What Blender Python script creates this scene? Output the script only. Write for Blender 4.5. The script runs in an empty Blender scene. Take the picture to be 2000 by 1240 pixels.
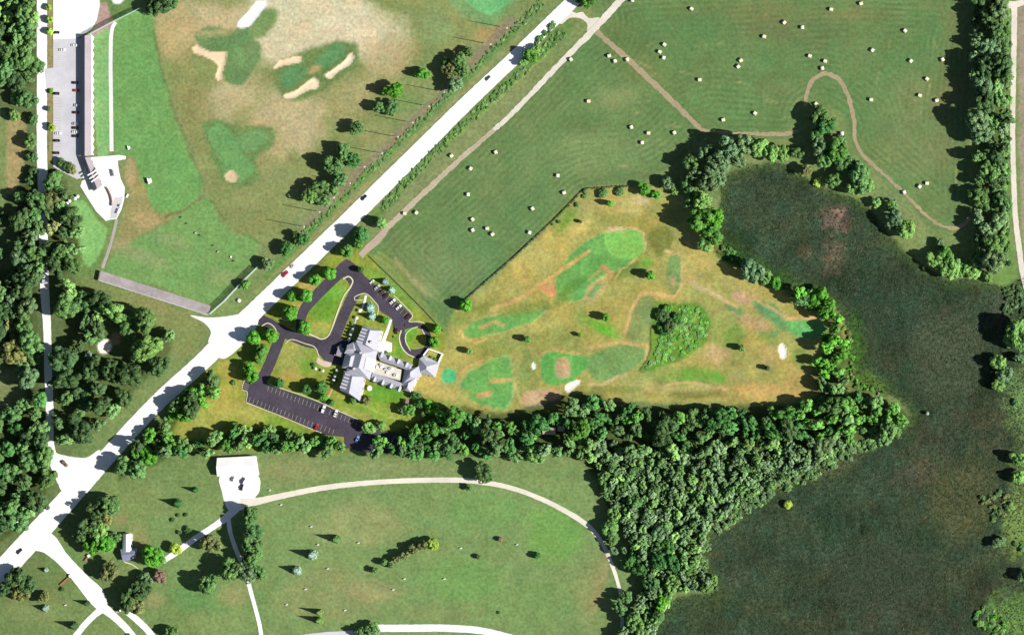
import bpy, bmesh, math, random
import numpy as np
from mathutils import Vector, Matrix

# ------------------------------------------------------------------ camera, sky, sun, exposure
SC = bpy.context.scene
COL = SC.collection
R = math.radians
CAM_D, CAM_TILT = 5000.0, R(12.0)          # slightly off-nadir aerial view, seen a little from the east
HALF_W = 350.0
cam_data = bpy.data.cameras.new('camera')
cam = bpy.data.objects.new('camera', cam_data)
COL.objects.link(cam)
CAM = np.array([CAM_D*math.sin(CAM_TILT), 0.0, CAM_D*math.cos(CAM_TILT)])
cam.location = CAM
cam.rotation_euler = (0, CAM_TILT, 0)
cam_data.sensor_fit = 'HORIZONTAL'
cam_data.angle = 2*math.atan(HALF_W/CAM_D)
cam_data.clip_start = 10
cam_data.clip_end = 30000
SC.camera = cam

SUN_EL, SUN_AZ = R(38), R(101)             # azimuth clockwise from north (+Y)
world = bpy.data.worlds.new('World'); SC.world = world; world.use_nodes = True
wn = world.node_tree.nodes; wl = world.node_tree.links; wn.clear()
sky = wn.new('ShaderNodeTexSky'); sky.sky_type = 'NISHITA'; sky.sun_disc = False
sky.sun_elevation = SUN_EL; sky.sun_rotation = SUN_AZ
bg = wn.new('ShaderNodeBackground'); bg.inputs['Strength'].default_value = 0.05
wo = wn.new('ShaderNodeOutputWorld')
wl.new(sky.outputs[0], bg.inputs[0]); wl.new(bg.outputs[0], wo.inputs[0])
sun_d = bpy.data.lights.new('sun', 'SUN'); sun_d.energy = 5.0; sun_d.angle = R(0.5); sun_d.color = (1.0, 0.965, 0.91)
sun = bpy.data.objects.new('sun', sun_d); COL.objects.link(sun)
to_sun = Vector((math.cos(SUN_EL)*math.sin(SUN_AZ), math.cos(SUN_EL)*math.cos(SUN_AZ), math.sin(SUN_EL)))
sun.rotation_euler = to_sun.to_track_quat('Z', 'Y').to_euler()
sun.location = (0, 0, 300)
SC.view_settings.view_transform = 'Standard'; SC.view_settings.look = 'None'
SC.view_settings.gamma = 1.0; SC.view_settings.use_curve_mapping = False
SC.view_settings.exposure = 0.55
SC.render.engine = 'CYCLES'
SC.cycles.max_bounces = 5; SC.cycles.diffuse_bounces = 2; SC.cycles.transparent_max_bounces = 8

# ------------------------------------------------------------------ map helpers (photo map coordinates -> ground metres)
FWD = np.array([-math.sin(CAM_TILT), 0, -math.cos(CAM_TILT)])
RGT = np.array([math.cos(CAM_TILT), 0, -math.sin(CAM_TILT)])
UPV = np.array([0.0, 1.0, 0.0])
TX = HALF_W/CAM_D
P = 0.352                                   # metres to one map unit
def G(px, py, z=0.0):
    u = (px-1000.0)/1000.0*TX; v = (620.0-py)/1000.0*TX
    d = FWD + u*RGT + v*UPV
    t = (z-CAM[2])/d[2]
    q = CAM + t*d
    return Vector((q[0], q[1], z))
def unG(X, Y):
    dx = X-CAM[0]; dy = Y-CAM[1]; dz = -CAM[2]
    f = dx*FWD[0]+dy*FWD[1]+dz*FWD[2]
    return 1000+1000*(dx*RGT[0]+dz*RGT[2])/f/TX, 620-1000*dy/f/TX

KEXP = 1.62
def lin(c):
    c = c/255.0
    return c/12.92 if c <= 0.04045 else ((c+0.055)/1.055)**2.4
def A(r, g, b, k=KEXP):                     # base colour of a surface from the tone it shows in full sun
    return (min(.9, lin(r)/k), min(.9, lin(g)/k), min(.9, lin(b)/k))

# ------------------------------------------------------------------ materials
def newmat(name):
    m = bpy.data.materials.new(name); m.use_nodes = True
    nt = m.node_tree; nt.nodes.clear()
    out = nt.nodes.new('ShaderNodeOutputMaterial')
    return m, nt, out
def noise_fac(nt, scale, detail, lo, hi, coord='Object', rough=0.6):
    tc = nt.nodes.new('ShaderNodeTexCoord')
    n = nt.nodes.new('ShaderNodeTexNoise'); n.inputs['Scale'].default_value = scale
    n.inputs['Detail'].default_value = detail; n.inputs['Roughness'].default_value = rough
    nt.links.new(tc.outputs[coord], n.inputs['Vector'])
    mr = nt.nodes.new('ShaderNodeMapRange')
    mr.inputs['From Min'].default_value = 0.3; mr.inputs['From Max'].default_value = 0.7
    mr.inputs['To Min'].default_value = lo; mr.inputs['To Max'].default_value = hi
    nt.links.new(n.outputs[0], mr.inputs['Value'])
    return mr.outputs[0]
def scale_col(nt, col, fac):
    v = nt.nodes.new('ShaderNodeVectorMath'); v.operation = 'SCALE'
    nt.links.new(col, v.inputs[0]); nt.links.new(fac, v.inputs['Scale'])
    return v.outputs[0]
def mul(nt, a, b):
    m = nt.nodes.new('ShaderNodeMath'); m.operation = 'MULTIPLY'
    nt.links.new(a, m.inputs[0]); nt.links.new(b, m.inputs[1]); return m.outputs[0]
MATS = {}
def plain(name, rgb, scale=1.5, lo=0.85, hi=1.12, rough=0.85, big=(0.06, 0.9, 1.1), spec=0.2, metal=0.0):
    if name in MATS: return MATS[name]
    m, nt, out = newmat(name)
    b = nt.nodes.new('ShaderNodeBsdfPrincipled'); b.inputs['Roughness'].default_value = rough
    b.inputs['Specular IOR Level'].default_value = spec; b.inputs['Metallic'].default_value = metal
    c = nt.nodes.new('ShaderNodeRGB'); c.outputs[0].default_value = (*rgb, 1)
    f = mul(nt, noise_fac(nt, scale, 5, lo, hi), noise_fac(nt, big[0], 3, big[1], big[2]))
    nt.links.new(scale_col(nt, c.outputs[0], f), b.inputs['Base Color'])
    nt.links.new(b.outputs[0], out.inputs[0])
    MATS[name] = m; return m

def ground_material():
    m, nt, out = newmat('turf_and_soil')
    b = nt.nodes.new('ShaderNodeBsdfDiffuse')
    at = nt.nodes.new('ShaderNodeAttribute'); at.attribute_name = 'tone'
    ex = nt.nodes.new('ShaderNodeAttribute'); ex.attribute_name = 'extra'
    sx = nt.nodes.new('ShaderNodeSeparateColor'); nt.links.new(ex.outputs['Color'], sx.inputs[0])
    # extra: R = swath distance / 400, G = swath strength, B = tuft contrast
    f1 = noise_fac(nt, 0.42, 6, -1, 1, rough=0.75)
    f2 = noise_fac(nt, 0.09, 4, -1, 1)
    def madd(a, k, c=1.0):
        q = nt.nodes.new('ShaderNodeMath'); q.operation = 'MULTIPLY_ADD'
        nt.links.new(a, q.inputs[0])
        if isinstance(k, float): q.inputs[1].default_value = k
        else: nt.links.new(k, q.inputs[1])
        q.inputs[2].default_value = c; return q.outputs[0]
    a1 = madd(f1, sx.outputs['Blue']); a2 = madd(f2, 0.10)
    # mowing swaths: rings of constant distance from the field edge
    w = nt.nodes.new('ShaderNodeMath'); w.operation = 'MULTIPLY_ADD'
    nt.links.new(sx.outputs['Red'], w.inputs[0]); w.inputs[1].default_value = 400*2*math.pi/3.9
    dn = noise_fac(nt, 0.008, 3, -3, 3); nt.links.new(dn, w.inputs[2])
    s0 = nt.nodes.new('ShaderNodeMath'); s0.operation = 'SINE'; nt.links.new(w.outputs[0], s0.inputs[0])
    s = nt.nodes.new('ShaderNodeMath'); s.operation = 'POWER'; s.inputs[1].default_value = 3.0; nt.links.new(s0.outputs[0], s.inputs[0])
    gate = noise_fac(nt, 0.035, 4, -0.3, 1.3, rough=.7)
    sw = mul(nt, mul(nt, s.outputs[0], sx.outputs['Green']), gate)
    a3 = madd(sw, 0.17)
    col = scale_col(nt, at.outputs['Color'], mul(nt, mul(nt, a1, a2), a3))
    # strawy / lush drift
    hue = nt.nodes.new('ShaderNodeMix'); hue.data_type = 'RGBA'; hue.blend_type = 'MULTIPLY'
    hf = noise_fac(nt, 0.16, 5, 0.0, 1.0, rough=0.7); nt.links.new(hf, hue.inputs['Factor'])
    pre = nt.nodes.new('ShaderNodeVectorMath'); pre.operation = 'MULTIPLY'; pre.inputs[1].default_value = (0.92, 1.02, 1.04)
    nt.links.new(col, pre.inputs[0]); nt.links.new(pre.outputs[0], hue.inputs['A']); hue.inputs['B'].default_value = (1.16, 0.98, 0.94, 1)
    nt.links.new(hue.outputs['Result'], b.inputs['Color'])
    nt.links.new(b.outputs[0], out.inputs[0])
    return m

def leaf_material():
    m, nt, out = newmat('leaves')
    oi = nt.nodes.new('ShaderNodeObjectInfo')
    f = mul(nt, noise_fac(nt, 2.2, 3, 0.72, 1.3), noise_fac(nt, 7.0, 2, 0.8, 1.22))
    col = scale_col(nt, oi.outputs['Color'], f)
    d = nt.nodes.new('ShaderNodeBsdfDiffuse'); t = nt.nodes.new('ShaderNodeBsdfTranslucent')
    nt.links.new(col, d.inputs[0]); nt.links.new(col, t.inputs[0])
    mx = nt.nodes.new('ShaderNodeMixShader'); mx.inputs[0].default_value = 0.38
    nt.links.new(d.outputs[0], mx.inputs[1]); nt.links.new(t.outputs[0], mx.inputs[2])
    nt.links.new(mx.outputs[0], out.inputs[0])
    return m
def mass_leaf_material():
    m, nt, out = newmat('wood_leaves')
    at = nt.nodes.new('ShaderNodeAttribute'); at.attribute_name = 'tone'
    f = mul(nt, noise_fac(nt, 0.5, 3, 0.75, 1.3), noise_fac(nt, 1.6, 2, 0.8, 1.22))
    col = scale_col(nt, at.outputs['Color'], f)
    d = nt.nodes.new('ShaderNodeBsdfDiffuse'); nt.links.new(col, d.inputs[0])
    nt.links.new(d.outputs[0], out.inputs[0])
    return m
def paint_material():
    m, nt, out = newmat('car_paint')
    oi = nt.nodes.new('ShaderNodeObjectInfo')
    b = nt.nodes.new('ShaderNodeBsdfPrincipled'); b.inputs['Roughness'].default_value = 0.35
    f = noise_fac(nt, 3, 2, 0.95, 1.05)
    nt.links.new(scale_col(nt, oi.outputs['Color'], f), b.inputs['Base Color'])
    nt.links.new(b.outputs[0], out.inputs[0]); return m
def net_material():
    m, nt, out = newmat('netting')
    d = nt.nodes.new('ShaderNodeBsdfDiffuse'); d.inputs[0].default_value = (0.6, 0.82, 0.76, 1)
    t = nt.nodes.new('ShaderNodeBsdfTransparent')
    mx = nt.nodes.new('ShaderNodeMixShader')
    f = noise_fac(nt, 1.2, 2, 0.3, 0.5)
    nt.links.new(f, mx.inputs[0])
    nt.links.new(t.outputs[0], mx.inputs[1]); nt.links.new(d.outputs[0], mx.inputs[2])
    nt.links.new(mx.outputs[0], out.inputs[0]); return m

M_GROUND = ground_material(); M_LEAF = leaf_material(); M_MASS = mass_leaf_material()
M_PAINT = paint_material(); M_NET = net_material()
M_BARK = plain('bark', (0.09, 0.07, 0.055), 3)
M_CONC = plain('limestone_road', (0.71, 0.71, 0.70), 0.6, 0.95, 1.04)
M_ASPH = plain('dark_asphalt', A(84, 77, 90), 0.7, 0.8, 1.22, big=(0.09, 0.78, 1.22))
M_LOT = plain('pale_lot_paving', A(226, 224, 230), 0.5, 0.95, 1.05)
M_GRAVEL = plain('pale_gravel', A(246, 238, 222), 1.0, 0.86, 1.1)
M_TRACK = plain('bare_earth', A(204, 190, 162), 0.8, 0.82, 1.16)
M_DIRT = plain('trodden_earth', A(184, 168, 132), 0.8, 0.8, 1.16)
M_KERB = plain('kerb_concrete', A(240, 232, 196), 2, 0.9, 1.08)
M_LINE = plain('stall_paint', A(200, 192, 178), 3, 0.8, 1.1)
M_PATIO = plain('patio_paving', A(240, 214, 190), 1.6, 0.88, 1.08)
M_ROOF = plain('grey_shingle', A(205, 205, 216), 1.4, 0.9, 1.08, big=(0.15, 0.93, 1.06))
M_ROOF2 = plain('dark_shingle', A(180, 170, 178), 1.2, 0.88, 1.1)
M_FLAT = plain('cream_membrane', A(238, 230, 214), 1.2, 0.92, 1.06)
M_WHITE = plain('white_paint', (0.78, 0.78, 0.77), 1.5, 0.95, 1.04)
M_BRICK = plain('brick', A(190, 128, 96), 2.5, 0.8, 1.2)
M_GLASS = plain('dark_glass', (0.02, 0.025, 0.03), 2, 0.9, 1.1, rough=0.12, spec=0.5)
M_RUBBER = plain('rubber', (0.02, 0.02, 0.02), 2)
M_METAL = plain('grey_metal', (0.4, 0.41, 0.42), 2, rough=0.5)
M_LAMP = plain('lamp_glass', (0.7, 0.7, 0.68), 2, rough=0.2)
M_RED = plain('tail_lamp', (0.4, 0.02, 0.02), 2, rough=0.3)
M_STRAW = plain('straw_wrap', A(248, 244, 214, 1.35), 4, 0.86, 1.08)
M_WOOD = plain('weathered_wood', (0.16, 0.13, 0.10), 3)
M_STONE = plain('headstone', (0.55, 0.54, 0.5), 3)
M_SHELT = plain('shelter_roof', A(188, 178, 178), 0.35, 0.85, 1.12, big=(0.1, 0.85, 1.14))

# ------------------------------------------------------------------ object helpers
def link(o, parent=None):
    COL.objects.link(o)
    if parent: o.parent = parent
    return o
def tag(o, label=None, cat=None, group=None, kind=None):
    if label: o['label'] = label
    if cat: o['category'] = cat
    if group: o['group'] = group
    if kind: o['kind'] = kind
    return o
def empty(name, loc, rz=0.0):
    o = bpy.data.objects.new(name, None); o.empty_display_size = 0.5
    o.location = loc; o.rotation_euler = (0, 0, rz)
    return link(o)
class MB:
    def __init__(s): s.v = []; s.f = []
    def add(s, vs, fs):
        n = len(s.v); s.v += [tuple(q) for q in vs]; s.f += [tuple(i+n for i in f) for f in fs]; return s
    def box(s, c, sz, rz=0.0, taper=1.0):
        x, y, z = sz[0]/2, sz[1]/2, sz[2]/2; ca, sa = math.cos(rz), math.sin(rz); vs = []
        for zz, k in ((-z, 1.0), (z, taper)):
            for xx, yy in ((-x, -y), (x, -y), (x, y), (-x, y)):
                xx *= k; yy *= k
                vs.append((c[0]+xx*ca-yy*sa, c[1]+xx*sa+yy*ca, c[2]+zz))
        return s.add(vs, [(3, 2, 1, 0), (4, 5, 6, 7), (0, 1, 5, 4), (1, 2, 6, 5), (2, 3, 7, 6), (3, 0, 4, 7)])
    def prism(s, pts, z0, z1):
        n = len(pts)
        vs = [(p[0], p[1], z0) for p in pts]+[(p[0], p[1], z1) for p in pts]
        fs = [tuple(range(n-1, -1, -1)), tuple(range(n, 2*n))]+[(i, (i+1) % n, n+(i+1) % n, n+i) for i in range(n)]
        return s.add(vs, fs)
    def tube(s, a, b, ra, rb, n=7):
        a = Vector(a); b = Vector(b); d = (b-a).normalized()
        u = d.orthogonal().normalized(); w = d.cross(u); vs = []
        for p, r in ((a, ra), (b, rb)):
            for i in range(n):
                t = 2*math.pi*i/n; vs.append(p+u*math.cos(t)*r+w*math.sin(t)*r)
        return s.add(vs, [(i, (i+1) % n, n+(i+1) % n, n+i) for i in range(n)]+[tuple(range(n-1, -1, -1)), tuple(range(n, 2*n))])
    def mesh(s, name, mat, smooth=False):
        me = bpy.data.meshes.new(name); me.from_pydata(s.v, [], s.f); me.update()
        if mat: me.materials.append(mat)
        if smooth: me.polygons.foreach_set('use_smooth', [True]*len(me.polygons))
        return me
    def build(s, name, mat, parent=None, smooth=False):
        return link(bpy.data.objects.new(name, s.mesh(name, mat, smooth)), parent)
def np_mesh(name, V, F, mat):
    me = bpy.data.meshes.new(name)
    V = np.asarray(V, np.float32); F = np.asarray(F, np.int32); k = F.shape[1]
    me.vertices.add(len(V)); me.vertices.foreach_set('co', V.ravel())
    me.loops.add(F.size); me.loops.foreach_set('vertex_index', F.ravel())
    me.polygons.add(len(F)); me.polygons.foreach_set('loop_start', np.arange(0, F.size, k, dtype=np.int32))
    me.update(calc_edges=True); me.validate()
    if mat: me.materials.append(mat)
    return me
def copy_tree(o, parent=None):
    c = o.copy(); link(c, parent)
    for ch in list(o.children): copy_tree(ch, c)
    return c
def ordinal(n):
    return '%d%s' % (n, 'th' if 10 <= n % 100 <= 20 else {1: 'st', 2: 'nd', 3: 'rd'}.get(n % 10, 'th'))

rng = random.Random(11)
def smooth_line(pts, closed=False, step=2.0):
    pts = [Vector(p) for p in pts]; n = len(pts); out = []
    for i in range(n if closed else n-1):
        p1, p2 = pts[i], pts[(i+1) % n]
        p0 = pts[i-1] if (closed or i > 0) else p1*2-p2
        p3 = pts[(i+2) % n] if (closed or i+2 < n) else p2*2-p1
        k = max(1, int((p2-p1).length/step))
        for j in range(k):
            t = j/k
            out.append(0.5*((2*p1)+(p2-p0)*t+(2*p0-5*p1+4*p2-p3)*t*t+(3*p1-p0-3*p2+p3)*t**3))
    if not closed: out.append(pts[-1])
    return out
LAYER = [0]
def layer():                                # thin stacked surfacing layers, a few centimetres apart
    LAYER[0] += 1; return 0.05+0.025*(LAYER[0] % 8)
def sheet(name, pts, mat, smooth=True, jit=0.0, parent=None, z=None, label=None):
    """A flat surface laid on the ground, its outline given on the map."""
    w = [G(x, y).xy for x, y in pts]
    if smooth: w = smooth_line(w, True, 1.5)
    z = layer() if z is None else z
    bm = bmesh.new(); vs = [bm.verts.new((p.x+rng.uniform(-jit, jit), p.y+rng.uniform(-jit, jit), z)) for p in w]
    es = [bm.edges.new((vs[i], vs[(i+1) % len(vs)])) for i in range(len(vs))]
    bmesh.ops.triangle_fill(bm, use_beauty=True, edges=es)
    for f in bm.faces:
        if f.normal.z < 0: f.normal_flip()
    me = bpy.data.meshes.new(name); bm.to_mesh(me); bm.free(); me.materials.append(mat)
    o = link(bpy.data.objects.new(name, me), parent)
    if not parent: tag(o, label, kind='structure')
    return o
def strip(name, pts, mat, jit=0.0, parent=None, z=None, label=None, h=0.0, step=2.0):
    """A road, path or kerb: map points with a half width in map units."""
    c = smooth_line([(*G(p[0], p[1]).xy, p[2]*P) for p in pts], False, step)
    z = layer() if z is None else z
    L, Rr = [], []
    for i, q in enumerate(c):
        d = (c[min(i+1, len(c)-1)]-c[max(i-1, 0)]).xy.normalized(); nrm = Vector((-d.y, d.x))
        L.append(q.xy+nrm*(q.z+rng.uniform(-jit, jit))); Rr.append(q.xy-nrm*(q.z+rng.uniform(-jit, jit)))
    n = len(c); mb = MB()
    vs = [(p.x, p.y, z+h) for p in L]+[(p.x, p.y, z+h) for p in Rr]
    fs = [(i, n+i, n+i+1, i+1) for i in range(n-1)]
    if h > 0:
        vs += [(p.x, p.y, 0) for p in L]+[(p.x, p.y, 0) for p in Rr]
        fs += [(i, i+1, 2*n+i+1, 2*n+i) for i in range(n-1)]+[(n+i, 3*n+i, 3*n+i+1, n+i+1) for i in range(n-1)]
    mb.add(vs, fs)
    o = mb.build(name, mat, parent)
    if not parent: tag(o, label, kind='structure')
    return o

# ------------------------------------------------------------------ the ground: one painted site plan on a fine grid
STEP = 1.2
gx = np.concatenate([[-6000, -2500, -1000, -600, -450], np.arange(-374, 375, STEP), [450, 600, 1000, 2500, 6000]])
gy = np.concatenate([[-6000, -2500, -1000, -600, -350], np.arange(-228, 229, STEP), [350, 600, 1000, 2500, 6000]])
GX, GY = np.meshgrid(gx, gy); NX, NY = len(gx), len(gy)
X0 = GX.ravel(); Y0 = GY.ravel()
nr = np.random.RandomState(5)
def vnoise(x, y, cell, seed, octaves=3):
    out = np.zeros_like(x); amp = 1.0; tot = 0
    for o in range(octaves):
        rs = np.random.RandomState(seed+o*17); T = rs.rand(256, 256)*2-1
        fx, fy = x/cell, y/cell; ix = np.floor(fx).astype(int); iy = np.floor(fy).astype(int)
        tx = fx-ix; ty = fy-iy; tx = tx*tx*(3-2*tx); ty = ty*ty*(3-2*ty)
        a = T[ix % 256, iy % 256]; b = T[(ix+1) % 256, iy % 256]; c = T[ix % 256, (iy+1) % 256]; d = T[(ix+1) % 256, (iy+1) % 256]
        out += amp*((a*(1-tx)+b*tx)*(1-ty)+(c*(1-tx)+d*tx)*ty); tot += amp; amp *= 0.55; cell /= 2.1
    return out/tot
PXr, PYr = unG(X0, Y0)
NZ = vnoise(PXr, PYr, 26, 3, 4)             # edge wobble
NZ2 = vnoise(PXr, PYr, 70, 40, 5)
NZ3 = vnoise(PXr, PYr, 14, 80, 4)
PX = PXr+2.2*vnoise(PXr, PYr, 18, 91, 2); PY = PYr+2.2*vnoise(PXr, PYr, 18, 131, 2)
TONE = np.zeros((len(X0), 3)); EXTRA = np.zeros((len(X0), 3)); EXTRA[:, 2] = 0.36
def seg_dist(x, y, pts, closed):
    d = np.full(x.shape, 1e9); n = len(pts)
    for i in range(n if closed else n-1):
        ax, ay = pts[i]; bx, by = pts[(i+1) % n]
        ex, ey = bx-ax, by-ay; L = ex*ex+ey*ey+1e-9
        t = np.clip(((x-ax)*ex+(y-ay)*ey)/L, 0, 1)
        d = np.minimum(d, (x-ax-t*ex)**2+(y-ay-t*ey)**2)
    return np.sqrt(d)
def inside(x, y, pts):
    r = np.zeros(x.shape, bool); n = len(pts); j = n-1
    for i in range(n):
        xi, yi = pts[i]; xj, yj = pts[j]
        c = (yi > y) != (yj > y)
        with np.errstate(divide='ignore', invalid='ignore'):
            r ^= c & (x < (xj-xi)*(y-yi)/(yj-yi+1e-12)+xi)
        j = i
    return r
def rounded(pts, step=6):
    return [(p.x, p.y) for p in smooth_line([Vector((a, b)) for a, b in pts], True, step)]
def sel_box(pts, m):
    xs = [p[0] for p in pts]; ys = [p[1] for p in pts]
    return np.where((PX > min(xs)-m) & (PX < max(xs)+m) & (PY > min(ys)-m) & (PY < max(ys)+m))[0]
def blend(idx, d, col, feather, amp, alpha, nz=None):
    n = NZ[idx] if nz is None else nz[idx]
    m = np.clip(0.5-(d+n*amp)/(2*feather), 0, 1); m = m*m*(3-2*m)*alpha
    TONE[idx] = TONE[idx]*(1-m[:, None])+np.array(A(*col))*m[:, None]
    return m
def poly(pts, col, feather=2.5, amp=3.0, alpha=1.0, tuft=None, nz=None):
    pts = rounded(pts); idx = sel_box(pts, feather*2+abs(amp)*2+5)
    x, y = PX[idx], PY[idx]; d = seg_dist(x, y, pts, True); d = np.where(inside(x, y, pts), -d, d)
    m = blend(idx, d, col, feather, amp, alpha, nz)
    if tuft is not None: EXTRA[idx, 2] = EXTRA[idx, 2]*(1-m)+tuft*m
def ell(cx, cy, rx, ry, rot, col, feather=8, amp=12, alpha=0.8, nz=None):
    lim = .55*min(rx, ry)+2; amp = min(amp, lim); feather = min(feather, lim)
    c, s = math.cos(R(rot)), math.sin(R(rot)); q = max(rx, ry)+feather*2+amp*2
    idx = np.where((abs(PX-cx) < q) & (abs(PY-cy) < q))[0]
    dx, dy = PX[idx]-cx, PY[idx]-cy; u = dx*c+dy*s; v = -dx*s+dy*c
    d = (np.sqrt((u/rx)**2+(v/ry)**2)-1)*min(rx, ry)
    blend(idx, d, col, feather, amp, alpha, NZ2 if nz is None else nz)
def stroke(pts, w, col, feather=2.0, amp=2.0, alpha=0.8):
    idx = sel_box(pts, w+feather*2+amp*2)
    d = seg_dist(PX[idx], PY[idx], pts, False)-w/2
    blend(idx, d, col, feather, amp, alpha)

FIELD = [(1168, 60), (1225, -30), (1912, -30), (1898, 100), (1890, 250), (1898, 400), (1890, 440), (1860, 452), (1820, 445), (1780, 405), (1720, 345), (1668, 300),
         (1650, 235), (1610, 205), (1575, 215), (1550, 268), (1440, 268), (1380, 268), (1320, 320), (1240, 360), (1142, 368), (1090, 418), (1000, 505), (908, 588), (880, 625), (868, 648),
         (800, 580), (745, 522), (716, 494), (760, 440), (880, 330), (1000, 220), (1100, 118)]
MARSH = [(1400, 500), (1396, 470), (1405, 400), (1412, 360), (1440, 332), (1520, 318), (1560, 340), (1620, 370), (1690, 400), (1740, 465), (1800, 515), (1850, 545), (1900, 548), (1960, 560), (2060, 590),
         (2060, 1300), (1275, 1300), (1290, 1200), (1330, 1165), (1400, 1150), (1375, 1100), (1385, 1040), (1450, 985), (1560, 935), (1650, 885), (1760, 835), (1782, 812), (1740, 772), (1662, 745), (1655, 640), (1600, 575), (1520, 562), (1450, 525)]
COURSE = [(880, 620), (908, 590), (1000, 508), (1090, 422), (1142, 372), (1245, 366), (1330, 380), (1390, 440), (1400, 500), (1450, 525), (1520, 560), (1600, 580), (1655, 650), (1660, 760), (1560, 790),
          (1200, 785), (1090, 800), (960, 812), (850, 800), (790, 775), (810, 740), (860, 700)]
ESTATE = [(868, 648), (800, 580), (716, 494), (690, 480), (640, 500), (500, 632), (440, 690), (330, 800), (325, 870), (500, 880), (720, 880), (900, 850), (900, 700)]
# --- base tones
TONE[:] = A(118, 138, 84)
ell(200, 1100, 420, 260, 0, (112, 136, 80), 60, 40, .9)
ell(800, 1090, 520, 190, 0, (118, 146, 88), 60, 40, .9)
ell(620, 190, 420, 280, 0, (128, 142, 92), 60, 40, .9)
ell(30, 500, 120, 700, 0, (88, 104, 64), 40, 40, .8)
poly(FIELD, (97, 126, 78), 4, 3, 1, 0.30)
poly(MARSH, (57, 72, 52), 7, 8, 1, 0.75)
poly(ESTATE, (140, 146, 66), 5, 4, 1, 0.34)
poly(COURSE, (166, 152, 84), 5, 4, 1, 0.34)
# --- hay field drifts
for a in [(1560, 60, 120, 30, 5, (98, 114, 74)), (1300, 150, 90, 40, 20, (104, 124, 76)), (1790, 250, 70, 110, 0, (112, 128, 84)), (1200, 190, 60, 20, -15, (126, 146, 96)), (1750, 400, 60, 30, 30, (118, 140, 92)),
          (1160, 300, 140, 40, -5, (116, 142, 92)), (900, 500, 90, 60, -40, (104, 134, 88)), (1000, 400, 120, 60, -40, (98, 128, 80)), (1650, 30, 80, 14, 0, (112, 122, 78)), (1480, 20, 120, 18, 0, (108, 122, 76)),
          (1420, 200, 80, 40, 0, (96, 132, 80)), (830, 560, 40, 12, 45, (122, 140, 92)), (1860, 150, 30, 120, 0, (106, 118, 76)), (1230, 60, 50, 40, 0, (92, 118, 72))]:
    ell(*a, 22, 26, .65)
for s in [[(735, 500), (760, 530), (800, 575), (840, 615)], [(770, 505), (800, 540), (840, 580)]]:
    stroke(s, 4, (170, 168, 120), 3, 3, .5)
for i in range(36):
    x = rng.uniform(1180, 1880); y = rng.uniform(10, 340); a = rng.uniform(-.4, .4) if x < 1700 else rng.uniform(1.2, 1.8); L = rng.uniform(10, 40)
    stroke([(x, y), (x+L*math.cos(a), y+L*math.sin(a))], 1.6, (158, 160, 112), 1.4, 2, .5)
poly([(735, 500), (760, 505), (870, 640), (866, 652), (800, 590), (740, 525)], (120, 142, 76), 5, 5, .7)
# --- marsh drifts
for a in [(1635, 430, 30, 22, 0, (126, 98, 88)), (1625, 500, 20, 40, 0, (110, 92, 76)), (1575, 495, 16, 14, 0, (112, 100, 76)), (1640, 415, 14, 10, 0, (150, 122, 108)), (1850, 660, 40, 60, 0, (76, 76, 58)), (1800, 640, 50, 40, 0, (62, 78, 60)),
          (1880, 960, 80, 70, 20, (84, 82, 54)), (1870, 1020, 20, 20, 0, (118, 104, 76)), (1620, 890, 40, 24, -25, (88, 80, 62)), (1790, 930, 40, 30, 0, (96, 80, 64)), (1600, 1180, 60, 60, 0, (66, 66, 48)), (1440, 1130, 40, 26, -30, (84, 80, 62)),
          (1430, 460, 40, 30, 0, (46, 66, 40)), (1560, 560, 60, 20, 20, (52, 74, 38)), (1680, 700, 24, 60, 0, (58, 84, 40)), (1690, 755, 40, 14, 20, (112, 116, 62)), (1730, 600, 60, 50, 0, (52, 70, 56)), (1420, 1010, 60, 20, -30, (92, 104, 62)),
          (1840, 850, 60, 50, 0, (72, 78, 58)), (1940, 830, 40, 50, 0, (98, 92, 68)), (1780, 1200, 110, 50, 0, (64, 62, 50)), (1900, 1120, 60, 60, 0, (72, 74, 54)), (1560, 1080, 50, 40, 0, (58, 80, 64)), (1680, 1060, 60, 40, 0, (60, 78, 56)),
          (1960, 600, 24, 40, 0, (92, 82, 66)), (1990, 780, 24, 50, 0, (112, 146, 84)), (1985, 1020, 26, 50, 0, (122, 152, 78)), (1930, 1090, 20, 16, 0, (92, 92, 56)), (1965, 1205, 40, 50, 0, (108, 148, 72)), (1995, 930, 20, 60, 0, (96, 120, 68)),
          (1395, 1180, 50, 20, -20, (62, 82, 46)), (1350, 1220, 60, 20, 0, (58, 72, 44)), (1985, 570, 40, 30, 0, (80, 100, 66))]:
    c_ = a[5]; m_ = .95 if a[1] < 520 and a[0] < 1650 else .62
    ell(*a[:5], tuple(int(54*(1-m_)+c_[0]*m_) if i == 0 else int((70, 53)[i-1]*(1-m_)+c_[i]*m_) for i in range(3)), 14, 26, .7, NZ3)
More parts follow.
